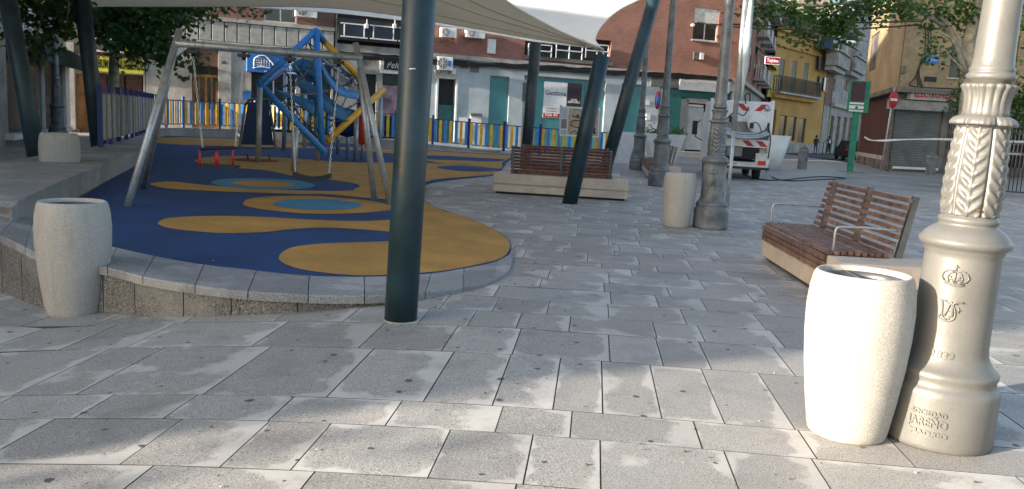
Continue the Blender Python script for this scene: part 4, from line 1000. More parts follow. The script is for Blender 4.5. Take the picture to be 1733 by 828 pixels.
# info board
b = D(970, 268, 33.5); b.z = 0; t = thing('information_board', 'beige playground information board with red drawings behind the brown bench', 'sign', b, R(4)); k = 33.5/PF
z1, z0 = D(970, 181, 33.5).z, D(970, 231, 33.5).z
mb = MB(); mb.cbox(-.60, .98, -.02, .02, z0, z1, .01); pn = mb.build('board', M['white'], t)
mb = MB(); mb.bb(-.30, .92, -.027, -.021, z0+.06, z1-.06); mb.build('beige_print', M['boardp'], pn)
for a_, b_ in ((0, .38), (.42, .78), (.82, 1)):
    mb = MB(); mb.bb(-.57, -.34, -.027, -.021, z1-.06-(z1-z0-.12)*b_, z1-.06-(z1-z0-.12)*a_); mb.build('side_print', M['stoned' if a_ == .42 else 'paleb'], pn)
H_ = z1-z0
mb = MB()
mb.path(smooth_open([(-.15, -.03, z1-H_*.3), (.1, -.03, z1-H_*.36), (.4, -.03, z1-H_*.3), (.75, -.03, z1-H_*.34)], 4), .02, 5)
mb.path(smooth_closed([(-.22, -.03, z1-H_*.55), (.0, -.03, z1-H_*.45), (.45, -.03, z1-H_*.5), (.6, -.03, z1-H_*.6), (.2, -.03, z1-H_*.68), (-.1, -.03, z1-H_*.66)], 4), .018, 5)
mb.path(smooth_open([(-.2, -.03, z1-H_*.9), (0, -.03, z1-H_*.8), (.1, -.03, z1-H_*.9), (.3, -.03, z1-H_*.82)], 4), .018, 5); mb.build('red_drawing', M['redshut'], pn)
text('lettering', 'JUEGOS Y ZONA INFANTIL', .08, M['black'], pn, (.3, -.029, z1-.13), width=.9, ext=.001)
mb = MB(); mb.path([(.62, -.03, z0+.2), (.8, -.03, z0+.36)], .05, 6); mb.path([(.82, -.03, z0+.16), (.66, -.03, z0+.34)], .04, 6); mb.path([(.07, -.03, z1-.3), (.07, -.03, z1-.38)], .05, 6); mb.build('black_symbol', M['black'], pn)
for x in (-.62, 1.0):
    mb = MB(); mb.path([(x, 0, 0), (x, 0, z1+.05)], .035, 8); mb.build('post', M['galv'], t)
b = D(884, 262, 34.5); b.z = 0; t = thing('metal_post', 'slim grey metal post with a long box beside the dark slender pole', 'pole', b)
mb = MB(); mb.cbox(-.10, .10, -.05, .05, 0, D(884, 135, 34.5).z, .01); mb.build('post', M['galv'], t)
mb = MB(); mb.cbox(-.14, .20, -.12, -.055, D(884, 172, 34.5).z, D(884, 140, 34.5).z, .02); mb.build('box', M['steel'], t)
# ================================================================= BUILDINGS
class Facade:
    def __init__(s, name, label, P0, P1, H, depth=9, cat='building'):
        s.P0, s.P1 = Vector((*P0, 0)), Vector((*P1, 0)); d = s.P1-s.P0; s.L = d.length; s.a = math.atan2(d.y, d.x); s.H = H; s.depth = depth
        s.t = thing(name, label, cat, s.P0, s.a); s.dx = d.normalized(); s.n = Vector((-s.dx.y, s.dx.x, 0)); s.holes = []
    def uz(s, px, py):
        d = ray(px, py); o = Vector((0, 0, CH)); t = (s.P0-o).dot(s.n)/d.dot(s.n); p = o+d*t
        return (p-s.P0).dot(s.dx), p.z
    def r(s, q):
        x0, y0, x1, y1 = q; xm, ym = (x0+x1)/2, (y0+y1)/2
        return s.uz(x0, ym)[0], s.uz(x1, ym)[0], s.uz(xm, y1)[1], s.uz(xm, y0)[1]
    def core(s, m, z0=0):
        mb = MB(); mb.bb(0, s.L, .32, s.depth, -.3, s.H-.02); mb.build('rear_block', m, s.t)
        mb = MB(); mb.bb(-.12, s.L+.12, -.25, s.depth+.1, s.H, s.H+.22); mb.build('roof', M['oldd'], s.t)
    def wall(s, m, u0, u1, z0, z1, name='wall', y=0, dep=.3):
        hs = [h for h in s.holes if h[0] < u1-.01 and h[1] > u0+.01 and h[2] < z1-.01 and h[3] > z0+.01]
        us = sorted({u0, u1}|{min(max(h[i], u0), u1) for h in hs for i in (0, 1)}); zs = sorted({z0, z1}|{min(max(h[i], z0), z1) for h in hs for i in (2, 3)})
        us = [u for i, u in enumerate(us) if i == 0 or u-us[i-1] > 1e-4]; zs = [u for i, u in enumerate(zs) if i == 0 or u-zs[i-1] > 1e-4]
        def hol(i, j):
            if i < 0 or j < 0 or i >= len(us)-1 or j >= len(zs)-1: return False
            cu, cz = (us[i]+us[i+1])/2, (zs[j]+zs[j+1])/2
            return any(h[0] < cu < h[1] and h[2] < cz < h[3] for h in hs)
        mb = MB()
        for i in range(len(us)-1):
            for j in range(len(zs)-1):
                a, b, c, d = us[i], us[i+1], zs[j], zs[j+1]
                if not hol(i, j): mb.quad((a, y, c), (b, y, c), (b, y, d), (a, y, d))
                else:
                    if not hol(i-1, j): mb.quad((a, y, c), (a, y, d), (a, y+dep, d), (a, y+dep, c))
                    if not hol(i+1, j): mb.quad((b, y, c), (b, y+dep, c), (b, y+dep, d), (b, y, d))
                    if not hol(i, j-1): mb.quad((a, y, c), (a, y+dep, c), (b, y+dep, c), (b, y, c))
                    if not hol(i, j+1): mb.quad((a, y, d), (b, y, d), (b, y+dep, d), (a, y+dep, d))
        return mb.build(name, m, s.t)
    def hole(s, q, px=True):
        h = s.r(q) if px else q; s.holes.append(h); return h
    def box(s, name, m, q, out=.05, inn=0.0, px=True, parent=None, label=None, c=0):
        h = s.r(q) if px else q; mb = MB()
        (mb.cbox if c else mb.bb)(h[0], h[1], -out, inn, h[2], h[3]) if not c else mb.cbox(h[0], h[1], -out, inn, h[2], h[3], c)
        o = mb.build(name, M[m], parent or s.t)
        if label: o['label'] = label
        return o
    def win(s, q, fm='whitem', pm='glass', mull=1, tr=0, px=True, dep=.14, sill=True, fw=.055, shutter=0, name='window', sm_='plate'):
        h = s.hole(q, px); u0, u1, z0, z1 = h; mb = MB(); y0, y1 = dep-.03, dep+.04
        zt = z1-(z1-z0)*shutter
        mb.bb(u0, u0+fw, y0, y1, z0, z1); mb.bb(u1-fw, u1, y0, y1, z0, z1); mb.bb(u0+fw, u1-fw, y0, y1, z1-fw, z1); mb.bb(u0+fw, u1-fw, y0, y1, z0, z0+fw)
        for k in range(mull):
            c = u0+(u1-u0)*(k+1)/(mull+1); mb.bb(c-fw/2, c+fw/2, y0-.004, y1-.004, z0+fw, z1-fw)
        for k in range(tr):
            c = z0+(z1-z0)*(k+1)/(tr+1); mb.bb(u0+fw, u1-fw, y0+.004, y1-.008, c-fw/2, c+fw/2)
        f = mb.build(name, M[fm], s.t)
        mb = MB(); mb.bb(u0+.01, u1-.01, dep+.005, dep+.02, z0+.01, z1-.01); mb.build('pane', M[pm], f)
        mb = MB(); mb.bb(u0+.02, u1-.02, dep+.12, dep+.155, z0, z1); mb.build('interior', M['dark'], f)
        if shutter:
            n = max(2, int((z1-zt)/.12)); mb = MB()
            for k in range(n): a = zt+(z1-zt)*k/n; mb.bb(u0+.02, u1-.02, y0-.05, y0-.012, a+.008, a+(z1-zt)/n)
            mb.build('roller_shutter', M[sm_], f)
        if sill: mb = MB(); mb.cbox(u0-.08, u1+.08, -.07, .1, z0-.08, z0-.002, .01); mb.build('sill', M['stone'], f)
        return f
    def rail(s, h, m='whitem', n=None, out=.6, name='balcony_railing', bars=True, slab=True, th=.03):
        u0, u1, z0, z1 = h; mb = MB()
        mb.bar((u0, -out, z1), (u1, -out, z1), .05, .05); mb.bar((u0, -out, z0+.08), (u1, -out, z0+.08), .04, .04)
        for u in (u0, u1): mb.bar((u, -out, z1), (u, 0, z1), .05, .05); mb.bar((u, -out, z0), (u, -out, z1), .05, .05)
        if bars:
            k = n or int((u1-u0)/.13)
            for i in range(k+1): u = u0+(u1-u0)*i/k; mb.bar((u, -out, z0+.02), (u, -out, z1), th, th)
            for u in (u0, u1):
                for i in range(1, 4): mb.bar((u, -out*i/4, z0+.02), (u, -out*i/4, z1), th, th)
        if slab: mb2 = MB(); mb2.cbox(u0-.1, u1+.1, -out-.08, 0, z0-.16, z0, .02); mb2.build('balcony_slab', M['stone'], s.t)
        return mb.build(name, M[m], s.t)
    def slats(s, h, m, n, out=0, name='shutter_slat', y=.1, gap=.012):
        u0, u1, z0, z1 = h; k = (z1-z0)/n
        mb = MB(); mb.cbox(0, u1-u0, y-.012, y+.012, gap/2, k-gap/2, .006); me = mb.mesh(name, M[m])
        for i in range(n): link(name, me, s.t, (u0, 0, z0+i*k))
def merge(f1, f2, back):
    """join two street fronts f1 -> f2 (in order left to right) of one building; back = far world points; parts go under the first thing given"""
    def li(p, d, q, e):
        k = d.x*e.y-d.y*e.x; t = ((q.x-p.x)*e.y-(q.y-p.y)*e.x)/k; return p+d*t
    a, b = f1.P0+f1.n*.32, f2.P0+f2.n*.32; c = li(a, f1.dx, b, f2.dx); e_ = f2.P1+f2.n*.32
    poly = [a, c, e_]+[Vector((*q, 0)) for q in back]
    main, oth = (f1, f2) if f1 is FB else (f2, f1)
    bpy.context.view_layer.update()
    K = main.t.matrix_world.inverted()
    for ch in list(oth.t.children):
        mw = oth.t.matrix_world @ ch.matrix_basis; ch.parent = main.t; ch.matrix_basis = K @ mw
    bpy.data.objects.remove(oth.t)
    H = max(f1.H, f2.H)
    mb = MB(); P = [K @ q for q in poly]; ar = sum(P[i-1].x*p.y-p.x*P[i-1].y for i, p in enumerate(P))
    if ar < 0: P.reverse()
    mb.prism([(p.x, p.y) for p in P], -.3, H-.02); mb.prism([(p.x, p.y) for p in P], H, H+.2); mb.build('rear_block', M['oldd'], main.t)
ANG = .42; LY = lambda x: 48.2+ANG*x
def row(pxa, pxb):      # points of the long facade line at two picture columns (eye height)
    out = []
    for p in (pxa, pxb):
        d = ray(p, 206+(p-866)*.052); t = 48.2/(d.y-ANG*d.x); out.append((d.x*t, d.y*t))
    return out
# --- craft shop building
f = Facade('craft_shop_building', 'dark fronted shop building with yellow sign and red shutters at the left', *row(112, 246), 12)
f.hole((150, 125, 243, 235)); f.hole((129, 125, 149, 235))
f.core(M['oldd']); f.wall(M['stone'], 0, f.L, -.3, f.uz(180, 95)[1], 'ground_wall'); f.wall(M['oldd'], 0, f.L, f.uz(180, 95)[1], f.H, 'upper_wall')
h = f.r((152, 125, 242, 235)); nsl = 14
for k in range(3): f.slats((h[0]+(h[1]-h[0])*k/3+.04, h[0]+(h[1]-h[0])*(k+1)/3-.04, .2, h[3]), 'redshut', 12)
sg = f.box('shop_sign', 'signyel', (127, 97, 243, 122), .16, .05, c=.01)
hs = f.r((127, 97, 243, 122)); 
o = text('sign_lettering', 'ARTEBUM  MANUALIDADES', .55, M['black'], sg, ((hs[0]+hs[1])/2+.3, -.165, (hs[2]+hs[3])/2), width=(hs[1]-hs[0])*.86, bold=.012)
f.box('door', 'wooddoor', (130, 126, 148, 235), -.1, .16)
f.box('canopy_beam', 'white', (140, 86, 212, 89), .5, 0); f.box('canopy_beam', 'white', (142, 66, 216, 68), .4, 0)
f.box('upper_sign', 'signyel', (200, 74, 216, 86), .2, -.05); f.box('stone_pier', 'stone', (114, 72, 127, 235), .18, 0); f.box('red_box', 'redshut', (124, 219, 138, 232), .9, -.2)
# --- stone building with wooden door
f = Facade('stone_clad_building', 'pale stone ground floor building with a wooden street door and blue shop sign', *row(247, 563), 14)
zb0, zb1 = f.uz(450, 80)[1], f.uz(450, 40)[1]
f.hole((325, 82, 369, 235)); f.hole((425, 122, 500, 235)); f.hole((508, 108, 560, 235))
f.win((448, -8, 502, 38), 'whitem', 'glass', 1, shutter=.3); f.win((360, -70, 420, -10)); f.win((540, -70, 600, -30)); f.win((290, -60, 330, -10))
f.core(M['oldd']); f.wall(M['stone'], 0, f.L, -.3, zb0, 'ground_wall'); f.wall(M['render'], 0, f.L, zb0, zb1, 'band_wall', y=.04, dep=.26); f.wall(M['brickd'], 0, f.L, zb1, f.H, 'brick_wall')
n = 15; k = f.L/n
mb = MB(); mb.cbox(.03, k-.03, -.08, .035, zb0+.12, zb1-.12, .015); pme = mb.mesh('cladding_panel', M['panel'])
for i in range(n): link('cladding_panel', pme, f.t, (i*k, 0, 0))
for z in (zb0, zb1): f.box('string_course', 'stone', (0, f.L, z-.09, z+.09), .14, 0, px=False)
h = f.r((325, 125, 369, 235)); 
d = f.box('street_door', 'wooddoor', (326, 126, 368, 235), -.12, .2)
for a, b in ((330, 336), (339, 346), (351, 357), (360, 365)):
    q = f.r((a, 131, b, 185)); mb = MB(); mb.bb(q[0], q[1], .105, .13, q[2], q[3]); mb.build('door_pane', M['glass'], d)
f.box('transom', 'dark', (326, 112, 368, 125), -.16, .22); f.box('wood_lintel_panel', 'brickd', (326, 84, 368, 112), -.1, .22)
f.box('marble_pier', 'panel', (370, 84, 391, 235), .05, 0)
o = text('house_number', '63', .22, M['black'], f.t, (f.uz(379, 106)[0], -.056, f.uz(379, 106)[1]))
sg = f.box('blue_shop_sign', 'signblue', (417, 91, 500, 124), .18, 0, c=.01); q = f.r((417, 91, 500, 124))
mb = MB(); X0, Z0, hh = q[0]+.35, q[2]+.25, q[3]-q[2]
mb.path(smooth_open([(X0, -.185, Z0), (X0+.05, -.185, Z0+.45*hh), (X0+.5, -.185, Z0+.6*hh), (X0+.85, -.185, Z0+.3*hh), (X0+1.05, -.185, Z0+.05), (X0+1.25, -.185, Z0+.2), (X0+1.1, -.185, Z0+.28)], 4), .035, 5)
for i in range(6): mb.path([(X0+.1+.13*i, -.185, Z0+.05), (X0+.1+.13*i, -.185, Z0+.5*hh-.03*i)], .014, 4)
for i in range(4): mb.path([(X0+.05, -.185, Z0+.1+.12*i), (X0+.75-.04*i, -.185, Z0+.1+.12*i)], .014, 4)
mb.path(smooth_open([(X0-.05, -.185, Z0-.06), (X0+.4, -.185, Z0+.02), (X0+1.2, -.185, Z0-.07)], 4), .03, 5)
for i in range(3):
    mb.path(smooth_open([(X0+1.7, -.185, Z0+.7-.12*i), (X0+2.1, -.185, Z0+.72-.12*i), (X0+2.25, -.185, Z0+.5-.1*i), (X0+1.95, -.185, Z0+.35-.06*i), (X0+1.75, -.185, Z0+.2-.06*i), (X0+2.3, -.185, Z0+.1-.05*i)], 3), .025, 5)
mb.bb(X0+.5, X0+2.4, -.19, -.182, q[2]+.05, q[2]+.09); mb.build('sign_emblem', M['white'], sg)
f.box('small_blue_sign', 'signblue', (411, 154, 423, 168), .04, 0)
mb = MB(); q = f.r((425, 122, 500, 235)); mb.bb(q[0], q[1], .2, .24, q[2], q[3]); mb.build('shop_glass', M['glassg'], f.t)
mb = MB(); q = f.r((508, 108, 560, 235)); mb.bb(q[0], q[1], .2, .24, q[2], q[3]); mb.build('shop_glass', M['glassg'], f.t)
for a in (462, 528): q = f.r((a, 122, a+2, 235)); mb = MB(); mb.bb(q[0], q[1], .14, .2, q[2], q[3]); mb.build('glazing_bar', M['whitem'], f.t)
F2 = f
# --- grey building with dark balcony
f = Facade('dark_balcony_building', 'narrow grey rendered building with black balcony front and white railings', *row(565, 681), 13)
f.hole((571, 15, 680, 78)); f.hole((646, 125, 674, 235)); f.hole((604, 125, 636, 235)); f.win((585, -60, 610, -20)); f.win((640, -60, 665, -20))
f.core(M['oldd']); f.wall(M['stoned'], 0, f.L, -.3, f.uz(620, 92)[1], 'ground_wall'); f.wall(M['render'], 0, f.L, f.uz(620, 92)[1], f.H, 'upper_wall')
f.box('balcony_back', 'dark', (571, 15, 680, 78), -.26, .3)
q = f.r((571, 36, 680, 74)); f.box('balcony_front', 'black', (571, 36, 680, 72), .35, -.02)
for a, y in ((577, 42), (626, 46), (674, 49)):
    w0 = 40 if a < 670 else 14
    u0, u1, z0, z1 = f.r((a, y, a+w0, y+22)); mb = MB()
    for z in (z0, z1): mb.bar((u0-.08, -.40, z), (u1+.08, -.40, z), .05, .06)
    for u in (u0+.1, u1-.1): mb.bar((u, -.40, z0), (u, -.40, z1), .05, .05)
    mb.build('railing_frame', M['whitem'], f.t)
    mb = MB(); mb.bb(u0+.13, u1-.13, -.385, -.36, z0+.05, z1-.05); mb.build('blue_mesh_panel', M['navy'], f.t)
for a in (617, 664): 
    mb = MB(); u, z = f.uz(a, 46); mb.cbox(u-.09, u+.09, -.55, -.4, z-.1, z+.12, .02); mb.bar((u+.02, -.46, z), (u+.02, -.46, z+.36), .05, .05); mb.build('spot_lamp', M['whitem'], f.t)
fr = f.box('shopfront_frame', 'white', (643, 92, 681, 125), .08, 0); q = f.r((649, 101, 680, 119))
f.box('black_shop_sign', 'black', (649, 101, 680, 119), .14, -.081)
text('sign_lettering', 'Pelu', .5, M['white'], f.t, ((q[0]+q[1])/2, -.145, (q[2]+q[3])/2-.02), width=(q[1]-q[0])*.75, shear=.35)
mb = MB(); q = f.r((646, 125, 674, 235)); mb.bb(q[0], q[1], .15, .2, q[2], q[3]); mb.build('shop_glass', M['glassg'], f.t)
q = f.r((647, 145, 673, 196)); mb = MB(); mb.bb(q[0], q[1], .12, .14, q[2], q[3]); pp = mb.build('window_poster', M['panel'], f.t); pp['label'] = 'mauve hairdressing photo poster'
M['mauve'] = mat('poster_mauve', (.42, .27, .32), .5, var=.5, scale=1.1, col2=(.10, .05, .07)); pp.data.materials[0] = M['mauve']
f.box('dark_doorway', 'dark', (604, 125, 636, 235), -.2, .28)
# --- brick building with teal ground floor
f = Facade('brick_building', 'red brick building with pale tiled ground floor and teal panels', *row(682, 1241), 15)
FB = f
f.hole((741, 134, 769, 240)); q1 = f.hole((827, 129, 860, 250)); q2 = f.hole((884, 132, 1022, 262)); q3 = f.hole((1048, 142, 1084, 270)); f.hole((1113, 150, 1236, 268))
f.hole((888, 62, 1034, 104))
f.win((1174, 14, 1216, 69), 'white', 'glass', 1, shutter=.48)
zc = f.uz(960, 112)[1]
for x in (720, 1090, 1174): f.win((x, -95, x+42, -45), 'white', 'glass', 1, shutter=.4)
f.wall(M['paleb'], 0, f.L, -.3, zc, 'ground_wall'); f.wall(M['brick'], 0, f.L, zc, f.H, 'brick_wall')
f.box('string_course', 'stone', (0, f.L, zc-.12, zc+.10), .12, 0, px=False)
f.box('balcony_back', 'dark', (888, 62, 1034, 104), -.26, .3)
for (x0, x1) in ((893, 932), (940, 984), (990, 1028)):
    u0, u1, z0, z1 = f.r((x0, 76, x1, 100)); mb = MB()
    for z in (z0+.45, z1): mb.bar((u0, -.1, z), (u1, -.1, z), .06, .06)
    for i in range(3): mb.bar((u0+(u1-u0)*i/2, -.1, z0), (u0+(u1-u0)*i/2, -.1, z1), .05, .05)
    mb.build('balcony_railing', M['whitem'], f.t)
    mb = MB(); mb.bb(u0, u1, -.06, -.03, z0, z1-.3); mb.build('balcony_glass', M['glassg'], f.t)
f.box('balcony_ledge', 'oldd', (886, 100, 1036, 106), .15, 0)
for q, n in ((q1, 1), (q2, 4), (q3, 1)):
    for i in range(n):
        a, b = q[0]+(q[1]-q[0])*i/n, q[0]+(q[1]-q[0])*(i+1)/n
        f.box('teal_panel', 'tealp', (a+.012, b-.012, q[2], q[3]-.08), -.12, .18, px=False)
    f.box('panel_frame', 'steel', (q[0], q[1], q[3]-.08, q[3]), -.08, .2, px=False)
sg = f.box('estate_agent_banner', 'white', (921, 139, 960, 200), -.085, .11, label='white letting banner with dark lettering and red telephone strip'); q = f.r((921, 139, 960, 200)); wq = q[1]-q[0]; hq = q[3]-q[2]
text('banner_lettering', 'Gestiona', .4, M['navy'], sg, ((q[0]+q[1])/2, .078, q[3]-hq*.31), width=wq*.9, ext=.002, bold=.004)
mb = MB(); mb.bb(q[0]+.02, q[1]-.02, .07, .084, q[2]+.03, q[2]+hq*.13); st = mb.build('red_strip', M['signred'], sg)
text('banner_lettering', '926 41 50', .24, M['white'], st, ((q[0]+q[1])/2, .066, q[2]+hq*.08), width=wq*.84, ext=.002, bold=.006)
for i in range(2): text('small_lettering', 'Tomelloso  Local', .1, M['dark'], sg, (q[0]+wq*.5, .078, q[2]+hq*(.19+.07*i)), width=wq*.8, ext=.002)
sg = f.box('black_banner', 'black', (961, 141, 985, 180), -.08, .11); q = f.r((961, 141, 985, 180)); M['aub'] = mat('aubergine', (.035, .02, .03), .5); sg.data.materials[0] = M['aub']
for i, s_ in enumerate(('LOCAL', 'DISPONIBLE')): text('banner_lettering', s_, .16, M['white'], sg, ((q[0]+q[1])/2, .073, q[2]+(q[3]-q[2])*(.27-.10*i)), width=(q[1]-q[0])*(.45 if i == 0 else .84), ext=.002, bold=.003)
for a in ((779, 103, 792, 116), (795, 105, 811, 123), (1101, 127, 1149, 148)):
    q = f.r(a); fr = f.box('vent', 'stoned', q, .03, 0, px=False); n = 6
    for i in range(n): z = q[2]+(q[3]-q[2])*(i+.5)/n; mb = MB(); mb.bb(q[0]+.05, q[1]-.05, -.05, -.031, z-.02, z+.02); mb.build('louvre', M['oldd'], fr)
f.box('doorway_back', 'dark', (742, 136, 768, 178), -.24, .3); f.box('teal_door', 'teald', (743, 178, 768, 240), -.16, .2); f.box('door_handle', 'steel', (741, 190, 743, 203), 0, .1)
for x in (737, 770): f.box('door_jamb', 'white', (x, 132, x+3, 240), .05, 0)
f.box('door_lintel', 'stone', (736, 118, 773, 133), .12, 0)
f.box('meter_box', 'white', (763, 102, 769, 112), .15, 0); f.box('meter_box', 'white', (764, 116, 770, 126), .15, 0)
mb = MB(); u, z = f.uz(829, 103); mb.cbox(u-.32, u+.32, -.16, -.02, z+.5, z+1.75, .02); 
f.box('white_box', 'white', (824, 67, 837, 91), .2, 0, c=.01); f.box('notice_board', 'white', (796, 195, 814, 212), .05, 0); f.box('letter_box', 'steel', (796, 192, 815, 197), .12, -.051)
f.box('white_notice', 'white', (775, 199, 791, 235), .04, 0)
# entrance portal
f.box('portal_soffit', 'teald', (1113, 150, 1236, 166), -.1, .32); f.box('portal_wall', 'teald', (1128, 152, 1150, 268), .0, .3)
f.box('portal_fascia', 'white', (1149, 131, 1234, 155), .1, 0)
f.box('portal_back', 'dark', (1113, 152, 1236, 268), -.3, .315); f.box('side_column', 'paleb', (1115, 150, 1128, 268), -.02, .28)
f.box('door_surround', 'galv', (1150, 167, 1163, 262), -.05, .26); f.box('door_surround', 'galv', (1163, 167, 1200, 175), -.05, .26)
f.box('entrance_door', 'paleb', (1164, 182, 1191, 254), -.18, .24); f.box('door_frame', 'whitem', (1162, 177, 1193, 181), -.16, .24); f.box('entrance_step', 'kerb', (1120, 257, 1236, 264), 1.2, .2)
f.box('wall_box', 'white', (1183, 90, 1189, 101), .15, 0); f.box('wall_box', 'oldd', (1173, 88, 1181, 101), .1, 0)
f.box('letterboxes', 'white', (1089, 170, 1099, 178), .04, 0); f.box('letterboxes', 'white', (1093, 193, 1100, 203), .04, 0)
mb = MB(); u, z = f.uz(1170, 43); mb.path([(u, -.05, z), (u, -.25, z)], .09, 10); mb.build('round_lamp', M['white'], f.t)
# --- its side along the street
cx_, cy_ = row(682, 1241)[1]
dP = D(1299, 228, 92)
f = Facade('street_side_wing', 'brick street side of the corner building with white balcony rails and green awnings', (cx_+.02, cy_+.05), (dP.x, dP.y), 15, depth=8)
FS = f; zc2 = zc
for i in range(6):
    a = 2+i*5.2
    for z in (zc+1.0, zc+4.3, zc+7.4): f.win((a, a+1.5, z, z+1.9), 'white', 'glass', 1, px=False, shutter=.3 if i % 2 else .6)
    f.win((a-.3, a+1.6, 1.0, 3.4), 'steel', 'glassg', 1, px=False)
f.wall(M['stoned'], 0, f.L, -.3, zc2, 'ground_wall'); f.wall(M['brick'], 0, f.L, zc2, f.H, 'brick_wall')
f.box('string_course', 'stone', (0, f.L, zc-.15, zc+.12), .3, 0, px=False)
for i in (2, 3, 4, 5):
    a = 1.6+i*5.2
    for z in (zc+.9, zc+4.2, zc+7.3): f.rail((a, a+2.5, z, z+1.0), 'whitem', out=.8)
for a, z in ((12, zc+3.4), (17.2, zc+6.7), (22.4, zc+3.4)):
    mb = MB(); mb.add([(a, 0, z), (a+2.5, 0, z), (a+2.5, -1.1, z-.9), (a, -1.1, z-.9), (a, 0, z-.04), (a+2.5, 0, z-.04), (a+2.5, -1.1, z-.94), (a, -1.1, z-.94)], [(0, 3, 2, 1), (4, 5, 6, 7), (0, 1, 5, 4), (1, 2, 6, 5), (2, 3, 7, 6), (3, 0, 4, 7)]); mb.build('green_awning', M['tealp'], f.t)
merge(FB, FS, [(FS.P1.x-14, FS.P1.y+4), (FB.P0.x-1, FB.P0.y+14)])
# --- yellow building
a, b = D(1299, 228, 77), D(1388, 232, 88)
f = Facade('yellow_building', 'ochre yellow two storey building with dark iron balcony across the street', (a.x, a.y), (b.x, b.y), D(1330, 52, 80).z)
for x in (1318, 1339, 1359):
    f.win((x, 100+(x-1318)*.15, x+8, 158), 'stoned', 'shut', 0, sill=False, shutter=.97, sm_='shut')
for x, y in ((1318, 195), (1334, 197), (1350, 200)): f.win((x, y, x+13, y+42), 'shut', 'glass', 0, sill=False)
f.hole((1300, 185, 1311, 262))
f.core(M['oldd']); f.wall(M['yellowb'], 0, f.L, .8, f.H); f.wall(M['render'], 0, f.L, -.3, .8, 'plinth')
f.box('dark_doorway', 'dark', (1300, 185, 1311, 262), -.2, .28)
zt = f.H; 
for dz, o in ((-.25, .35), (-.75, .16), (-1.35, .10), (-1.6, .18)): f.box('cornice', 'yellowb', (-.1, f.L+.1, zt+dz-.12, zt+dz+.12), o, 0, px=False)
q = f.r((1306, 134, 1377, 160)); f.rail(q, 'black', n=44, out=.8, th=.05); f.box('balcony_cornice', 'yellowb', (q[0]-.2, q[1]+.2, q[2]-.55, q[2]-.17), .5, 0, px=False)
f.box('pale_yellow_pier', 'yellowc', (1299, 108, 1312, 165), .12, 0)
mb = MB(); mb.add([(0, -.2, zt+.22), (f.L, -.2, zt+.22), (f.L, 9, zt+.22), (0, 9, zt+.22), (-.1, 3, zt+2.0), (f.L*.5, 3, zt+1.4)], [(0, 1, 5, 4), (1, 2, 5), (2, 3, 4, 5), (3, 0, 4), (3, 2, 1, 0)]); mb.build('tiled_roof', M['brickd'], f.t)
# --- narrow brick, grey apartments
a2, b2 = b, D(1400, 232, 91)
f = Facade('narrow_brick_building', 'narrow reddish brick house squeezed between the yellow house and the grey apartments', (a2.x+.05, a2.y), (b2.x, b2.y), D(1390, -10, 90).z, 8)
for y in (60, 95, 130): f.win((1389, y, 1395, y+24), 'stoned', 'shut', 0, sill=False)
f.core(M['oldd']); f.wall(M['stoned'], 0, f.L, -.3, f.uz(1392, 178)[1], 'ground_wall'); f.wall(M['brickd'], 0, f.L, f.uz(1392, 178)[1], f.H, 'brick_wall')
a3, b3 = b2, D(1470, 236, 122)
f = Facade('grey_apartment_building', 'weathered grey apartment block with bay balconies down the side street', (a3.x+.05, a3.y), (b3.x, b3.y), D(1430, -30, 104).z, 8)
for x, w_ in ((1397, 6), (1409, 5), (1428, 8), (1444, 5)):
    f.win((x, 132, x+w_, 155), 'white', 'glass', 1 if w_ > 5 else 0, sill=False)
for x, w_, y, h_ in ((1442, 6, 75, 24), (1452, 6, 90, 22), (1441, 6, 20, 26), (1453, 5, 40, 24)): f.win((x, y, x+w_, y+h_), 'white', 'glass', 0)
for i, x in enumerate((1376+26, 1413, 1424, 1434, 1444)): f.hole((x, 196+i, x+7, 262))
f.core(M['oldd']); f.wall(M['render'], 0, f.L, -.3, f.H)
for i, x in enumerate((1402, 1413, 1424, 1434, 1444)): f.box('shopfront', 'glassg', (x, 196+i, x+7, 262), -.2, .28)
for x0, x1, y0, y1 in ((1396, 1418, 92, 116), (1427, 1447, 100, 124), (1398, 1420, 20, 45), (1428, 1448, 32, 56)):
    q = f.r((x0, y0, x1, y1)); bal = f.box('bay_balcony', 'render', q, 1.3, 0, px=False, c=.15)
    f.box('balcony_rim', 'stone', (q[0]-.1, q[1]+.1, q[3], q[3]+.14), 1.45, 0, px=False); f.box('balcony_foot', 'stone', (q[0]+.3, q[1]-.3, q[2]-.45, q[2]-.003), .9, 0, px=False)
    f.box('balcony_window', 'glass', (q[0]+.3, q[1]-.3, q[3]+.15, q[3]+2.3), .03, -.002, px=False)
f.box('string_course', 'stone', (0, f.L, f.uz(1430, 183)[1]-.2, f.uz(1430, 183)[1]+.2), .4, 0, px=False)
q = f.r((1394, 66, 1403, 85)); f.box('blue_awning', 'fblue', q, .9, 0, px=False)
q = f.r((1405, 66, 1425, 84)); mb = MB(); mb.add([(q[0], 0, q[3]), (q[1], 0, q[3]), (q[1], -2.2, q[2]), (q[0], -2.2, q[2]), (q[0], 0, q[3]-.05), (q[1], 0, q[3]-.05), (q[1], -2.2, q[2]-.05), (q[0], -2.2, q[2]-.05)], [(0, 3, 2, 1), (4, 5, 6, 7), (0, 1, 5, 4), (1, 2, 6, 5), (2, 3, 7, 6), (3, 0, 4, 7)]); mb.build('green_awning', M['tealp'], f.t)
# --- far end of the street
a4, b4 = D(1466, 236, 125), D(1500, 238, 126)
f = Facade('far_street_building', 'plain pale building closing the far end of the side street', (a4.x-3, a4.y+3), (b4.x+5, b4.y), 16, 8)
f.core(M['render']); f.wall(M['render'], 0, f.L, -.3, 16)
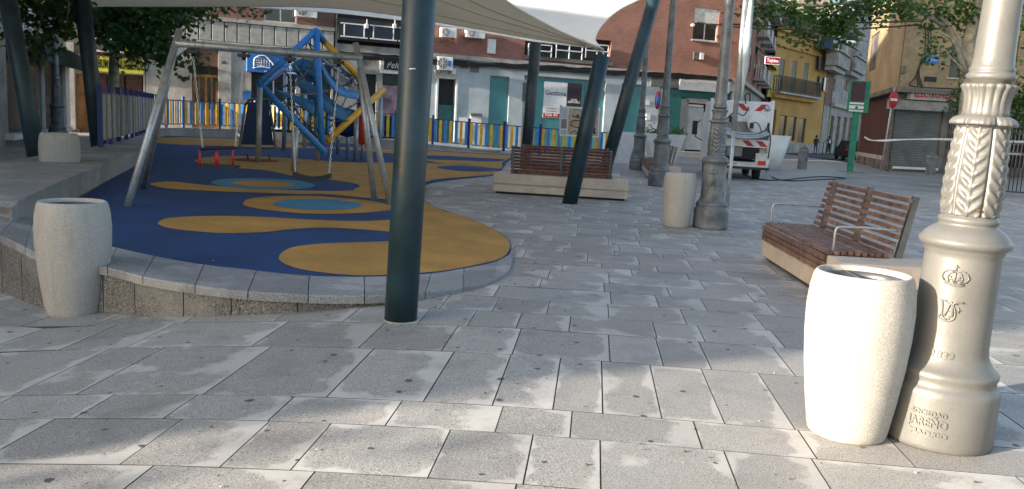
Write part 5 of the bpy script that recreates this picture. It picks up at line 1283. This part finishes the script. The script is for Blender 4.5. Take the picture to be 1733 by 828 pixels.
# --- corner shop
C0 = G(1503, 290); Lf = D(1453, 236, 56)
zsp = D(1530, 166, C0.y).z
fl = Facade('corner_building_side', 'ochre side wing of the corner shop with maroon shutters', (Lf.x, Lf.y), (C0.x, C0.y), 12, 6)
f = fl; f.hole((1453, 165, 1502, 268)); f.win((1472, 60, 1485, 118), 'oldd', 'shut', 0, sill=False, shutter=.97, sm_='oldd')
zs = D(1503, 152, C0.y).z
f.wall(M['oldd'], 0, f.L, -.3, zs, 'ground_wall'); f.wall(M['oldw'], 0, f.L, zs, f.H, 'upper_wall')
q = f.holes[0]
for k in range(3): f.slats((q[0]+(q[1]-q[0])*k/3+.05, q[0]+(q[1]-q[0])*(k+1)/3-.05, .75, q[3]-.1), 'redshut', 10, name='maroon_slat')
f.box('shutter_sill', 'stone', (q[0], q[1], .35, .74), -.02, .25, px=False)
f.box('cornice', 'oldd', (0, f.L+.2, zs-.12, zs+.12), .35, 0, px=False)
R0 = D(1800, 254, C0.y+1.5)
f = Facade('corner_shop_building', 'old ochre corner building with a closed grey shutter and electronics shop sign', (C0.x+.03, C0.y), (R0.x, R0.y), 12, 9)
h = f.hole((1506, 184, 1592, 286)); h2 = f.hole((1602, 182, 1650, 284)); f.win((1608, 75, 1630, 132), 'oldd', 'glass', 0, sill=True); f.win((1700, 60, 1725, 118), 'oldd', 'glass', 0); h3 = f.hole((1668, 182, 1760, 284))
f.wall(M['oldd'], 0, f.L, -.3, zs, 'ground_wall'); f.wall(M['oldw'], 0, f.L, zs, f.H, 'upper_wall')
f.slats((h[0]+.05, h[1]-.05, .05, h[3]-.05), 'shut', 24, name='shutter_slat', gap=.02)
f.box('shutter_housing', 'stoned', (1500, 171, 1600, 187), .28, -.03); f.box('cornice', 'oldd', (-.2, f.L, zs-.10, zs+.14), .5, 0, px=False)
f.box('sill_strip', 'white', (1510, 283, 1586, 287), .1, 0)
sg = f.box('shop_sign', 'panel', (1534, 152, 1648, 172), .40, -.01, c=.01); q = f.r((1534, 152, 1648, 172))
text('sign_lettering', 'ELECTRONICA  PUERTO', .5, M['signred'], sg, ((q[0]+q[1])/2+.1, -.41, (q[2]+q[3])/2), width=(q[1]-q[0])*.95, bold=.016)
f.box('street_nameplate', 'signblue', (1562, 95, 1588, 108), .04, 0); q = f.r((1562, 95, 1588, 108)); text('plate_lettering', 'CALLE DEL CAMPO', .16, M['white'], f.t, ((q[0]+q[1])/2, -.045, (q[2]+q[3])/2), width=(q[1]-q[0])*.85)
f.box('wall_box', 'oldd', (1525, 112, 1531, 124), .1, 0); f.box('wall_vent', 'black', (1564, 130, 1584, 138), .06, 0)
for hh in (h2, h3):
    f.box('dark_recess', 'dark', (hh[0], hh[1], hh[2], hh[3]), -.22, .29, px=False)
    n = 14
    mb = MB()
    for i in range(n+1): u = hh[0]+(hh[1]-hh[0])*i/n; mb.bar((u, .1, 0), (u, .1, hh[3]), .035, .035)
    for z in (.1, hh[3]*.5, hh[3]-.1): mb.bar((hh[0], .1, z), (hh[1], .1, z), .05, .05)
    for i in range(n):
        for k in range(3):
            u = hh[0]+(hh[1]-hh[0])*i/n; du = (hh[1]-hh[0])/n; z = hh[3]*(.3+.15*k); mb.bar((u, .12, z), (u+du, .12, z+.3), .02, .02); mb.bar((u+du, .125, z), (u, .125, z+.3), .02, .02)
    mb.build('folding_grille', M['stoned'], f.t)
FC = f
fl.H = 12; _side = fl
mb = MB()
for i in range(3):
    x0 = 1562+4*i; a = [f.uz(x, y) for x, y in ((1300+262*1, 45), (x0+3, 55), (x0+1, 90), (x0-8-6*i, 120), (x0-2-8*i, 148))]; mb.path(smooth_open([(u, -.06-.02*i, z) for u, z in a], 4), .025, 5)
a = [f.uz(x, y) for x, y in ((1558, 100), (1548, 130), (1540, 146), (1600, 150), (1640, 152))]; mb.path(smooth_open([(u, -.08, z) for u, z in a], 4), .03, 5); mb.build('wall_wires', M['hose'], f.t)
merge(fl, FC, [(FC.P1.x, 58), (fl.P0.x+.4, fl.P0.y+.3)])
# --- glazed shop at the left
a, b = D(-60, 160, 20.8), D(114, 164, 35)
f = Facade('glazed_shop_building', 'grey fronted shop with dark glass and a scalloped green awning at the left edge', (a.x, a.y), (b.x, b.y), 18, 7)
f.hole((12, 88, 106, 221)); f.win((60, 10, 84, 50)); f.win((20, -20, 45, 30))
f.core(M['white']); f.wall(M['stoned'], 0, f.L, -.3, f.uz(60, 85)[1], 'ground_wall'); f.wall(M['white'], 0, f.L, f.uz(60, 85)[1], f.H, 'upper_wall')
q = f.holes[0]; mb = MB(); mb.bb(q[0], q[1], .2, .24, q[2], q[3]); mb.build('shop_glass', M['glassg'], f.t)
mb = MB()
for k in range(4): u = q[0]+(q[1]-q[0])*k/3; mb.bb(u-.04, u+.04, .1, .2, q[2], q[3])
mb.build('glazing_bars', M['whitem'], f.t)
f.box('sill', 'white', (8, 221, 112, 229), .25, 0); f.box('white_jamb', 'white', (107, 100, 114, 225), .1, 0)
u0, u1, zb, zt = f.r((45, 84, 122, 108)); mb = MB(); n = 26; vs = []
for i in range(n*4+1):
    t = i/(n*4); u = u0+(u1-u0)*t; s_ = .10*abs(math.sin(t*n*PI)); vs += [(u, 0, zt+.25), (u, -.5, zt), (u, -.62, zb-s_), (u, -.60, zb-s_), (u, -.48, zt-.03), (u, 0, zt+.2)]
mb.add(vs, [(i*6+j, i*6+6+j, i*6+7+j, i*6+1+j) for i in range(n*4) for j in range(5)]); M['aw'] = mat('green_awning', (.02, .06, .045), .8, var=.4, scale=6, bump=.6, bscale=9); mb.build('scalloped_awning', M['aw'], f.t)
# --- unseen buildings added off to the left, sized to shade the square
f = Facade('tall_shade_building', 'tall plain building left of the square beyond the frame', (-21, 12.1), (-19, 23), 22, 8)
for i in range(4):
    for z in (1, 4.5, 8, 11.5): f.win((1.2+i*3.4, 2.8+i*3.4, z, z+1.7), px=False)
f.core(M['render']); f.wall(M['render'], 0, f.L, -.3, 22)
f = Facade('low_shade_building', 'low plain building left of the square beyond the frame', (-20.3, -5.6), (-21, 12), 10, 8)
for i in range(4):
    for z in (1, 4.5): f.win((1.2+i*3.4, 2.8+i*3.4, z, z+1.7), px=False)
f.core(M['render']); f.wall(M['render'], 0, f.L, -.3, 10)
# --- air conditioners
def aircon(fc, q, label, badge=False, dep=.38):
    u0, u1, z0, z1 = fc.r(q); t = thing('air_conditioner', label, 'air conditioner', fc.t.matrix_basis @ Vector((0, 0, 0)), fc.a, 'air conditioning units on the facades')
    p = fc.P0+fc.dx*((u0+u1)/2)-fc.n*.02; p.z = z0; t.location = p; w_ = u1-u0; h_ = z1-z0
    mb = MB(); mb.cbox(-w_/2, w_/2, -dep, -.06, 0, h_, .02); mb.build('casing', M['white'], t)
    mb = MB(); mb.lathe([(.01, 0), (h_*.40, 0), (h_*.42, .015), (h_*.36, .02), (h_*.34, .008)], 22); o = mb.build('fan_grille', M['stoned'], t); o.rotation_euler = (PI/2, 0, 0); o.location = (-w_*.22, -dep-.002, h_/2)
    mb = MB(); [mb.bar((-w_*.22+h_*.38*math.cos(a), -dep-.025, h_/2+h_*.38*math.sin(a)), (-w_*.22-h_*.38*math.cos(a), -dep-.025, h_/2-h_*.38*math.sin(a)), .015, .015) for a in (0, .8, 1.6, 2.4)]; mb.build('grille_bars', M['whitem'], t)
    for s_ in (-1, 1): mb = MB(); mb.bar((s_*w_*.35, -dep, -.03), (s_*w_*.35, 0, -.03), .05, .05); mb.bar((s_*w_*.35, -dep*.8, -.05), (s_*w_*.35, 0, -.28), .04, .04); mb.build('bracket', M['oldd'], t)
    if badge: mb = MB(); mb.bb(w_*.16, w_*.38, -dep-.012, -dep-.003, h_*.3, h_*.72); mb.build('blue_badge', M['signblue'], t)
aircon(F2, (498, 5, 535, 30), 'air conditioner high on the brick wall above the climbing frame')
aircon(FB, (743, 48, 769, 64), 'air conditioner tucked under the white sail beside the thick pole')
aircon(FB, (785, 50, 817, 65), 'air conditioner with round fan on the brick wall, further from the thick pole')
aircon(FB, (738, 97, 763, 119), 'air conditioner with a blue badge above the dark doorway', True)
# --- cables on the facades
cb = thing('cable_bundle', 'sagging bundle of black cables along the facades above the ground floor', 'cable', F2.P0+Vector((0, 0, 5))); mb = MB(); random.seed(5)
for k in range(6):
    pts = []
    for x in range(430 if k < 3 else 560, 1241, 20):
        y = 92+(x-565)*.057+random.uniform(-1.6, 1.6)+k*1.3-5*(x < 690)*(k % 2); 
        d = ray(x, y); t = 48.2/(d.y-ANG*d.x); t *= .994
        pts.append(Vector((0, 0, CH))+d*t)
    mb.path(pts, .05, 5)
mb.build('cables', M['hose'], cb, world=True)
cb2 = thing('overhead_cable', 'black cables strung across the street in front of the yellow building', 'cable', D(1240, 28, 45)); mb = MB()
for a in ([(1222,22,50),(1260,25,50),(1300,28,48),(1370,26,44),(1480,24,40),(1560,10,38)], [(1180,38,52),(1260,47,50),(1340,50,47),(1450,49,44),(1560,42,41.5)], [(1220,40,50),(1300,44,50),(1400,40,48),(1560,36,42)]): mb.path(smooth_open([D(*p) for p in a], 4), .045, 5)
mb.build('cables', M['hose'], cb2, world=True)
# Tejidos street sign
q = D(1307, 103, 55); t = thing('fabric_shop_sign', 'small crimson hanging sign reading Tejidos at the street corner', 'sign', q, R(10)); 
M['crim'] = mat('crimson', (.30, .012, .075), .5)
mb = MB(); mb.cbox(-.52, .52, -.05, .05, -.24, .24, .01); p_ = mb.build('sign_panel', M['white'], t)
mb = MB(); mb.bb(-.49, .49, -.056, -.051, -.21, .21); mb.build('crimson_face', M['crim'], p_); text('sign_lettering', 'Tejidos', .3, M['white'], p_, (0, -.06, 0), width=.8, ext=.002, bold=.006)
mb = MB(); mb.bar((-1.2, 0, .3), (.5, 0, .3), .05, .05); mb.build('bracket', M['steel'], t)
# street surface
road = MB(); a = G(1335, 268); 
road.add([(G(1335, 262).x, 52, .012), (G(1452, 276).x+.2, 52, .012), (Lf.x-.5, 56, .012), (b3.x+4, 121, .012), (a3.x+1.5, 91, .012), (b.x if False else D(1388, 232, 88).x+.8, 86, .012), (D(1302, 228, 77).x, 74, .012)], [tuple(range(7))])
tag(road.build('road', M['asphalt']), kind='structure')
# ================================================================= TREES
def leaf_cloud(name, parent, clumps, size, m, seed, dens=1.0):
    """clumps: (centre, (rx, ry, rz), count) in world; lobed leaves scattered in twig groups"""
    g = np.random.default_rng(seed); C_ = []
    for c, r_, n in clumps:
        n = int(n*dens); nt_ = max(3, n//14)
        d = g.normal(size=(nt_, 3)); d /= np.linalg.norm(d, axis=1)[:, None]; tw = d*(g.random(nt_)**.45)[:, None]*np.array(r_)
        idx = g.integers(0, nt_, n); C_.append(np.array(c)+tw[idx]+g.normal(size=(n, 3))*size*1.5)
    P = np.concatenate(C_); n = len(P)
    a = np.array([(0, 0), (.35, .12), (.62, .42), (.36, .46), (.40, .85), (.16, .68), (0, 1.1), (-.16, .68), (-.40, .85), (-.36, .46), (-.62, .42), (-.35, .12)])*size
    th = g.random(n)*2*PI; ti = g.normal(size=n)*.6-.5; ro = g.normal(size=n)*.6; s = .65+.6*g.random(n)
    x = np.stack([np.cos(th), np.sin(th), np.zeros(n)], 1); y0 = np.stack([-np.sin(th), np.cos(th), np.zeros(n)], 1)
    y = y0*np.cos(ti)[:, None]+np.array([0, 0, 1])*np.sin(ti)[:, None]; nn = np.cross(x, y); x = x*np.cos(ro)[:, None]+nn*np.sin(ro)[:, None]
    k = len(a); V_ = P[:, None, :]+(x[:, None, :]*a[None, :, 0:1]+y[:, None, :]*a[None, :, 1:2])*s[:, None, None]
    V_ = V_.reshape(-1, 3)-np.array(parent.location)
    me = bpy.data.meshes.new(name); me.vertices.add(n*k); me.vertices.foreach_set('co', V_.ravel()); me.loops.add(n*k); me.loops.foreach_set('vertex_index', np.arange(n*k)); me.polygons.add(n)
    me.polygons.foreach_set('loop_start', np.arange(n)*k); me.materials.append(m); me.update(calc_edges=True); me.validate()
    o = link(name, me, parent); return o
def tree(label, base, trunk, limbs, clumps, size, m, seed, r0=.28, group=None, name='plane_tree'):
    t = thing(name, label, 'tree', base, 0, group)
    mb = MB(); P = smooth_open(trunk, 5); n = len(P); mb.path(P, [r0*(1.25 if i == 0 else 1)*(1-.45*i/n) for i in range(n)], 12); mb.build('trunk', M['bark'], t, world=True)
    for L_ in limbs:
        P = smooth_open(L_[0], 4); n = len(P); mb = MB(); mb.path(P, [L_[1]*(1-.8*i/n) for i in range(n)], 8); mb.build('limb', M['bark'], t, world=True)
    leaf_cloud('crown', t, clumps, size, m, seed); return t
d = 33; b = G(190, 222).xy.to_3d(); b = D(190, 218, 34.5); b.z = 0
T = [b, D(192, 150, 34.5), D(194, 90, 34.5), D(200, 40, 34.5), D(205, -40, 34.5)]
cl = [(D(x, y, 34+dy), (rr, rr, rr*.7), n) for x, y, dy, rr, n in ((150,28,-1,1.0,420),(190,20,0,1.4,800),(240,25,0,1.3,800),(285,28,-1,.9,420),(215,58,-1,1.1,650),(255,78,-1,.9,420),(285,88,-1.5,.7,210),(318,96,-2,.45,80),(165,50,-1,.7,120),(330,12,0,.7,150),(370,14,0,.6,90),(420,16,0,.45,60),(300,2,0,1,260),(200,-40,0,2.5,1100),(280,-40,0,2,700),(120,-20,0,1.6,400))]
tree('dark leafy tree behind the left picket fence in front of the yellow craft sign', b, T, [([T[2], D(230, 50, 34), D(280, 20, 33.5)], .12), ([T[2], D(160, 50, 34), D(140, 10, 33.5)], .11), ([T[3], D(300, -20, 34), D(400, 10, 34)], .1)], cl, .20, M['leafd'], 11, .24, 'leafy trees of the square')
b = D(-70, 260, 21); b.z = 0
T = [b, D(-65, 120, 21), D(-60, 20, 21), D(-50, -80, 21)]
cl = [(D(x, y, 21+dy), (rr, rr, rr*.8), n) for x, y, dy, rr, n in ((60,14,0,.55,150),(90,10,.5,.5,120),(55,42,0,.45,60),(58,66,0,.28,50),(70,74,-.3,.2,20),(100,40,.5,.32,60),(112,60,.5,.3,40),(84,62,.3,.28,22),(10,60,-1,.35,30),(8,25,-1,.4,45),(120,10,.5,.35,70),(-60,-60,0,1.8,600),(40,-30,0,1.2,420),(148,8,1,.3,40))]
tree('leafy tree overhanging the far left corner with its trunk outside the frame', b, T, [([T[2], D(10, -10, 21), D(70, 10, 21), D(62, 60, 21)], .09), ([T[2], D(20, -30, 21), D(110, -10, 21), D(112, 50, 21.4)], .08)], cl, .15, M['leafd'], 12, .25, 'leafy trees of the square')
b = G(1618, 312); b.z = 0
Y_ = b.y
T = [b, D(1632, 210, Y_), D(1642, 120, Y_), D(1640, 70, Y_), D(1655, 10, Y_), D(1660, -60, Y_)]
lb = [([D(1640, 110, Y_), D(1612, 60, Y_), D(1588, 20, Y_), D(1570, -30, Y_)], .16), ([D(1641, 85, Y_), D(1668, 30, Y_), D(1690, -20, Y_)], .14), ([D(1636, 130, Y_-.1), D(1615, 72, Y_-.4), D(1585, 52, Y_-.6)], .12), ([D(1600, 45, Y_), D(1520, 0, Y_-.5), D(1440, 5, Y_-1), D(1380, 10, Y_-1.5), D(1330, 5, Y_-2)], .10), ([D(1440, 5, Y_-1), D(1405, 25, Y_-1), D(1360, 55, Y_-1.4)], .04), ([D(1636, 125, Y_-.2), D(1600, 90, Y_-.5), D(1573, 80, Y_-.6)], .06)]
cl = [(D(x, y, Y_+dy), (rr, rr, rr*zz), n) for x, y, dy, rr, zz, n in ((1262,10,-2,.35,.7,60),(1300,12,-2,.5,.6,120),(1286,28,-2,.3,.8,45),(1330,8,-2,.5,.5,120),(1350,30,-1.5,.45,.9,150),(1368,50,-1.4,.4,.9,90),(1344,68,-1.4,.22,.8,32),(1392,30,-1,.7,.8,300),(1425,38,-1,.6,.8,240),(1450,18,-1,.7,.7,260),(1412,58,-1,.35,.6,70),(1442,62,-1,.25,.6,40),(1490,8,-1,.6,.6,200),(1520,18,-1,.5,.7,90),(1550,15,-.5,.6,.6,160),(1590,30,0,.7,.8,220),(1630,20,0,.6,.8,200),(1582,82,-.6,.28,1.1,60),(1574,98,-.6,.18,.9,30),(1720,30,0,.7,1,300),(1700,95,0,.5,1,140),(1400,-40,-1,1.8,.8,700),(1560,-60,0,2.2,.8,900),(1700,-40,0,2,.9,800),(1650,50,1.5,.6,.9,170),(1612,100,.6,.4,.8,80))]
tree('big pale barked plane tree behind the near lamp post, its branch reaching across the street', b, T, lb, cl, .155, M['leaf'], 13, .30, 'leafy trees of the square')
b = D(1700, 300, 39.5); b.z = 0
M['leafs'] = M['leaf']
cl = [(D(x, y, 39+dy), (rr, rr, rr*.9), n) for x, y, dy, rr, n in ((1632,195,0,.55,260),(1625,165,0,.5,220),(1640,140,0,.55,240),(1690,205,0,.8,420),(1720,170,0,.9,520),(1700,140,0,.8,420),(1715,215,0,.6,260),(1760,180,0,1.2,500),(1665,180,0,.9,400))]
T = [b, D(1702, 220, 39.5), D(1700, 150, 39.5)]
tree('bright green shrubby tree behind the near lamp post and before the grilles', b, T, [([T[1], D(1650, 190, 39.2), D(1630, 160, 39)], .06), ([T[1], D(1725, 170, 39), D(1750, 130, 39)], .06)], cl, .12, M['leaf'], 14, .12, name='shrubby_tree')
b = Vector((-18.8, -4.6, 0)); T = [b, b+Vector((0, 0, 3)), b+Vector((.2, .3, 6))]  # unseen tree, added to break up the edge of the cast shade
cl = [(b+Vector((x, y, z)), (.75, .75, .7), 190) for x, y, z in ((0, 0, 4.6), (.2, .5, 3.2), (-.3, 1.0, 5.4), (.1, 0, 2.2))]
tree('small street tree outside the frame at the left', b, T, [], cl, .17, M['leaf'], 15, .14, name='shade_edge_tree')
# plants in the tubs
for tb, n_, l in ((TUBS[2], 420, 'low green plants filling the white tapered planter behind the benches'),):
    t = thing('potted_plant', l, 'plant', tb.location+Vector((0, 0, 1.28))); c = t.location
    leaf_cloud('foliage', t, [(c+Vector((x, 0, .12)), (.4, .5, .2), n_//3) for x in (-.55, 0, .55)], .1, M['leaf'], 21)
    mb = MB(); [mb.path([Vector((x, 0, -.15)), Vector((x*1.1, .02, .2))], .012, 5) for x in (-.6, -.3, 0, .3, .6)]; mb.build('stem', M['bark'], t)
t = thing('potted_plant', 'small climbing green plant above the round white planter by the truck', 'plant', TUBS[0].location+Vector((0, 0, 1.5))); c = t.location
leaf_cloud('foliage', t, [(c+Vector((-.35, .2, .5)), (.2, .2, .5), 90)], .09, M['leaf'], 22); mb = MB(); mb.path([(-.3, .2, -.2), (-.35, .2, .8)], .015, 5); mb.build('stem', M['bark'], t)
# ================================================================= PEOPLE, SCOOTER, CAR, BARRIERS
def person(loc, rz, label, J, top, bottom, hair=(.02, .015, .01)):
    """J: joint dict -> one skinned body; colours by zone"""
    t = thing('person', label, 'person', loc, rz)
    names = list(J); E_ = [('pelvis', 'chest'), ('chest', 'neck'), ('neck', 'head'), ('head', 'crown'), ('chest', 'shl'), ('shl', 'ell'), ('ell', 'wrl'), ('wrl', 'hal'), ('chest', 'shr'), ('shr', 'elr'), ('elr', 'wrr'), ('wrr', 'har'),
          ('pelvis', 'hil'), ('hil', 'knl'), ('knl', 'anl'), ('anl', 'tol'), ('pelvis', 'hir'), ('hir', 'knr'), ('knr', 'anr'), ('anr', 'tor')]
    Rd = dict(pelvis=.15, chest=.16, neck=.06, head=.095, crown=.085, shl=.065, shr=.065, ell=.045, elr=.045, wrl=.032, wrr=.032, hal=.035, har=.035, hil=.10, hir=.10, knl=.06, knr=.06, anl=.042, anr=.042, tol=.035, tor=.035)
    me = bpy.data.meshes.new('body'); me.from_pydata([J[k] for k in names], [(names.index(a), names.index(b)) for a, b in E_], [])
    o = link('body', me, t); o.modifiers.new('skin', 'SKIN'); sd = o.modifiers.new('sub', 'SUBSURF'); sd.levels = 1; sd.render_levels = 1
    for i, k in enumerate(names): v = me.skin_vertices[0].data[i]; v.radius = (Rd[k], Rd[k]*.8); v.use_root = k == 'pelvis'
    dg = bpy.context.evaluated_depsgraph_get(); dg.update(); m2 = bpy.data.meshes.new_from_object(o.evaluated_get(dg)); o.modifiers.clear(); o.data = m2
    m2.materials.clear()
    for m in (M['skin'], top, bottom, M['black']): m2.materials.append(m)
    wr = [Vector(J[k]) for k in ('wrl', 'wrr', 'hal', 'har')]
    for p in m2.polygons:
        c = p.center; z = c.z; p.use_smooth = True
        p.material_index = 0 if z > 1.46 or min((c-w_).length for w_ in wr) < .09 else 1 if z > .92 else 2 if z > .11 else 3
    mb = MB(); h = Vector(J['crown']); mb.lathe([(.02, .13), (.08, .11), (.108, .04), (.105, -.04), (.09, -.10)], 12); x = mb.build('hair', M['black'], t); x.location = h+Vector((0, .018, -.03))
    return t
base = dict(pelvis=(0, 0, .95), chest=(0, 0, 1.30), neck=(0, 0, 1.48), head=(0, -.01, 1.58), crown=(0, -.01, 1.67), shl=(-.19, 0, 1.40), ell=(-.25, .02, 1.12), wrl=(-.24, -.08, .90), hal=(-.24, -.11, .82), shr=(.19, 0, 1.40), elr=(.26, .0, 1.13), wrr=(.18, -.16, 1.0), har=(.12, -.2, .98),
            hil=(-.10, 0, .88), knl=(-.11, -.03, .50), anl=(-.11, .02, .08), tol=(-.12, -.14, .04), hir=(.10, 0, .88), knr=(.12, -.02, .50), anr=(.14, .06, .08), tor=(.15, -.09, .04))
M['jacket'] = mat('dark_jacket', (.03, .03, .035), .8); M['jeans'] = mat('blue_trousers', (.03, .06, .22), .8)
person(G(1379, 261.5), R(15), 'person in a dark jacket and blue trousers walking beside the grey apartments', base, M['jacket'], M['jeans'])
j2 = dict(base); j2.update(ell=(-.42, -.06, 1.28), wrl=(-.62, -.12, 1.22), hal=(-.70, -.13, 1.20), elr=(.30, 0, 1.15), wrr=(.24, -.05, .93), har=(.23, -.07, .86), knl=(-.14, -.02, .5), anl=(-.18, .03, .08), tol=(-.22, -.12, .04), knr=(.14, -.02, .5), anr=(.18, .02, .08), tor=(.22, -.12, .04))
p2 = person(G(1401, 262), R(5), 'person in black with a white shirt front, one arm stretched out to a scooter', j2, M['jacket'], M['black'])
mb = MB(); mb.cbox(-.10, .10, -.165, -.12, 1.08, 1.38, .03); mb.build('white_bib', M['white'], p2)
sc_ = thing('kick_scooter', 'dark kick scooter standing next to the person in black', 'scooter', G(1391, 262)+Vector((0, -.1, 0)), R(70))
mb = MB(); mb.path([(.45, 0, .12), (.38, 0, 1.1)], .03, 8); mb.path([(.38, -.25, 1.1), (.38, .25, 1.1)], .022, 8); mb.build('handlebar', M['black'], sc_)
mb = MB(); mb.cbox(-.4, .42, -.08, .08, .12, .17, .01); mb.build('deck', M['black'], sc_)
for x in (-.45, .46): mb = MB(); mb.lathe([(.03, -.025), (.10, -.03), (.11, 0), (.10, .03), (.03, .025)], 14); o = mb.build('wheel', M['tyre'], sc_); o.rotation_euler = (PI/2, 0, 0); o.location = (x, 0, .11)
cr = thing('parked_car', 'dark hatchback parked in the side street behind the green totem', 'car', G(1448, 273), R(-10))
mb = MB(); prof = [(0, .35), (-.02, .75), (.05, .95), (.45, 1.42), (1.6, 1.48), (2.5, 1.0), (3.7, .85), (3.9, .4), (3.8, .25), (.1, .25)]
vs = [(x*1.0, y, z) for x in (-.82, .82) for y, z in prof]; n = len(prof)
mb.add(vs, [tuple(range(n)), tuple(range(2*n-1, n-1, -1))]+[(i, n+i, n+(i+1) % n, (i+1) % n) for i in range(n)]); mb.build('body', M['black'], cr)
mb = MB(); mb.add([(-.68, .06, .98), (.68, .06, .98), (.60, .42, 1.37), (-.60, .42, 1.37)], [(0, 1, 2, 3)]); mb.build('rear_window', M['glass'], cr)
for s_ in (-1, 1):
    mb = MB(); mb.cbox(s_*.7-.1, s_*.7+.1, -.05, .03, .72, .9, .01); mb.build('tail_light', M['red'], cr)
    for y in (.65, 3.1): mb = MB(); mb.lathe([(.1, -.1), (.28, -.1), (.3, 0), (.28, .1), (.1, .1)], 18); o = mb.build('wheel', M['tyre'], cr); o.rotation_euler = (0, PI/2, 0); o.location = (s_*.75, y, .3)
mb = MB(); mb.bb(-.25, .25, -.04, -.025, .5, .62); mb.build('number_plate', M['plate'], cr)
tpz = thing('barrier_tape', 'white barrier tape stretched past the closed shutter', 'tape', D(1463, 233, 41)); mb = MB()
P = smooth_open([D(1463, 232, 41), D(1473, 237, 40.6), D(1494, 238, 40), D(1540, 236, 40), D(1608, 236, 40), D(1660, 239, 39.8), D(1740, 240, 39.5)], 4)
vs = []
for i, p in enumerate(P): w_ = .036+.012*math.sin(i*.9); vs += [p+Vector((0, 0, w_)), p-Vector((0, .01, w_)), p+Vector((0, .01, -w_)), p+Vector((0, .02, w_))]
mb.add(vs, [(i*4+j, i*4+4+j, i*4+4+(j+1) % 4, i*4+(j+1) % 4) for i in range(len(P)-1) for j in range(4)]); mb.build('tape', M['white'], tpz, world=True)
def barrier(a, b, h, label, sp=.11):
    t = thing('metal_barrier', label, 'barrier', a); mb = MB()
    for z in (.12, h): mb.bar(a+Vector((0, 0, z)), b+Vector((0, 0, z)), .05, .05)
    for p in (a, b): mb.bar(p, p+Vector((0, 0, h)), .05, .05)
    mb.build('frame', M['black'], t, world=True); n = int((b-a).length/sp)
    for i in range(1, n): 
        p = a.lerp(b, i/n); mb = MB(); mb.bar(p+Vector((0, 0, .12)), p+Vector((0, 0, h)), .022, .022); mb.build('upright', M['black'], t, world=True)
a, b = D(1686, 320, 27.5), D(1790, 330, 26.5); a.z = b.z = 0; barrier(a, b, 1.35, 'dark grey metal barrier of thin uprights at the right edge behind the near lamp')

# ================================================================= LITTER
M['leafdry'] = mat('dry_leaf', (.13, .10, .06), .9)
random.seed(31); lt = MB()
for i in range(70):
    px, py = random.uniform(150, 1700), random.uniform(290, 820); p = G(px, py, 0)
    if inpoly(p.x, p.y, RUB): z = zr(p.x, p.y)+.012
    elif p.x < -2 and p.y < 9.5 and p.y > 6: continue
    else: z = zg(p.x, p.y)+.004
    s_ = random.uniform(.005, .012); a = random.uniform(0, 6); q = [Vector((p.x+s_*random.uniform(.6, 1.2)*math.cos(a+k*1.26), p.y+s_*random.uniform(.5, 1.2)*math.sin(a+k*1.26), z+random.uniform(0, .006))) for k in range(5)]
    lt.add(q+[v-Vector((0, 0, .003)) for v in q], [(0, 1, 2, 3, 4), (9, 8, 7, 6, 5)]+[(k, k+5, (k+1) % 5+5, (k+1) % 5) for k in range(5)], random.choice([0, 0, 1, 1, 1]))
tag(lt.build('ground_litter', [M['panel'], M['leafdry']]), 'tiny paper scraps and dry leaf bits scattered over the square and rubber floor', 'litter', kind='stuff')
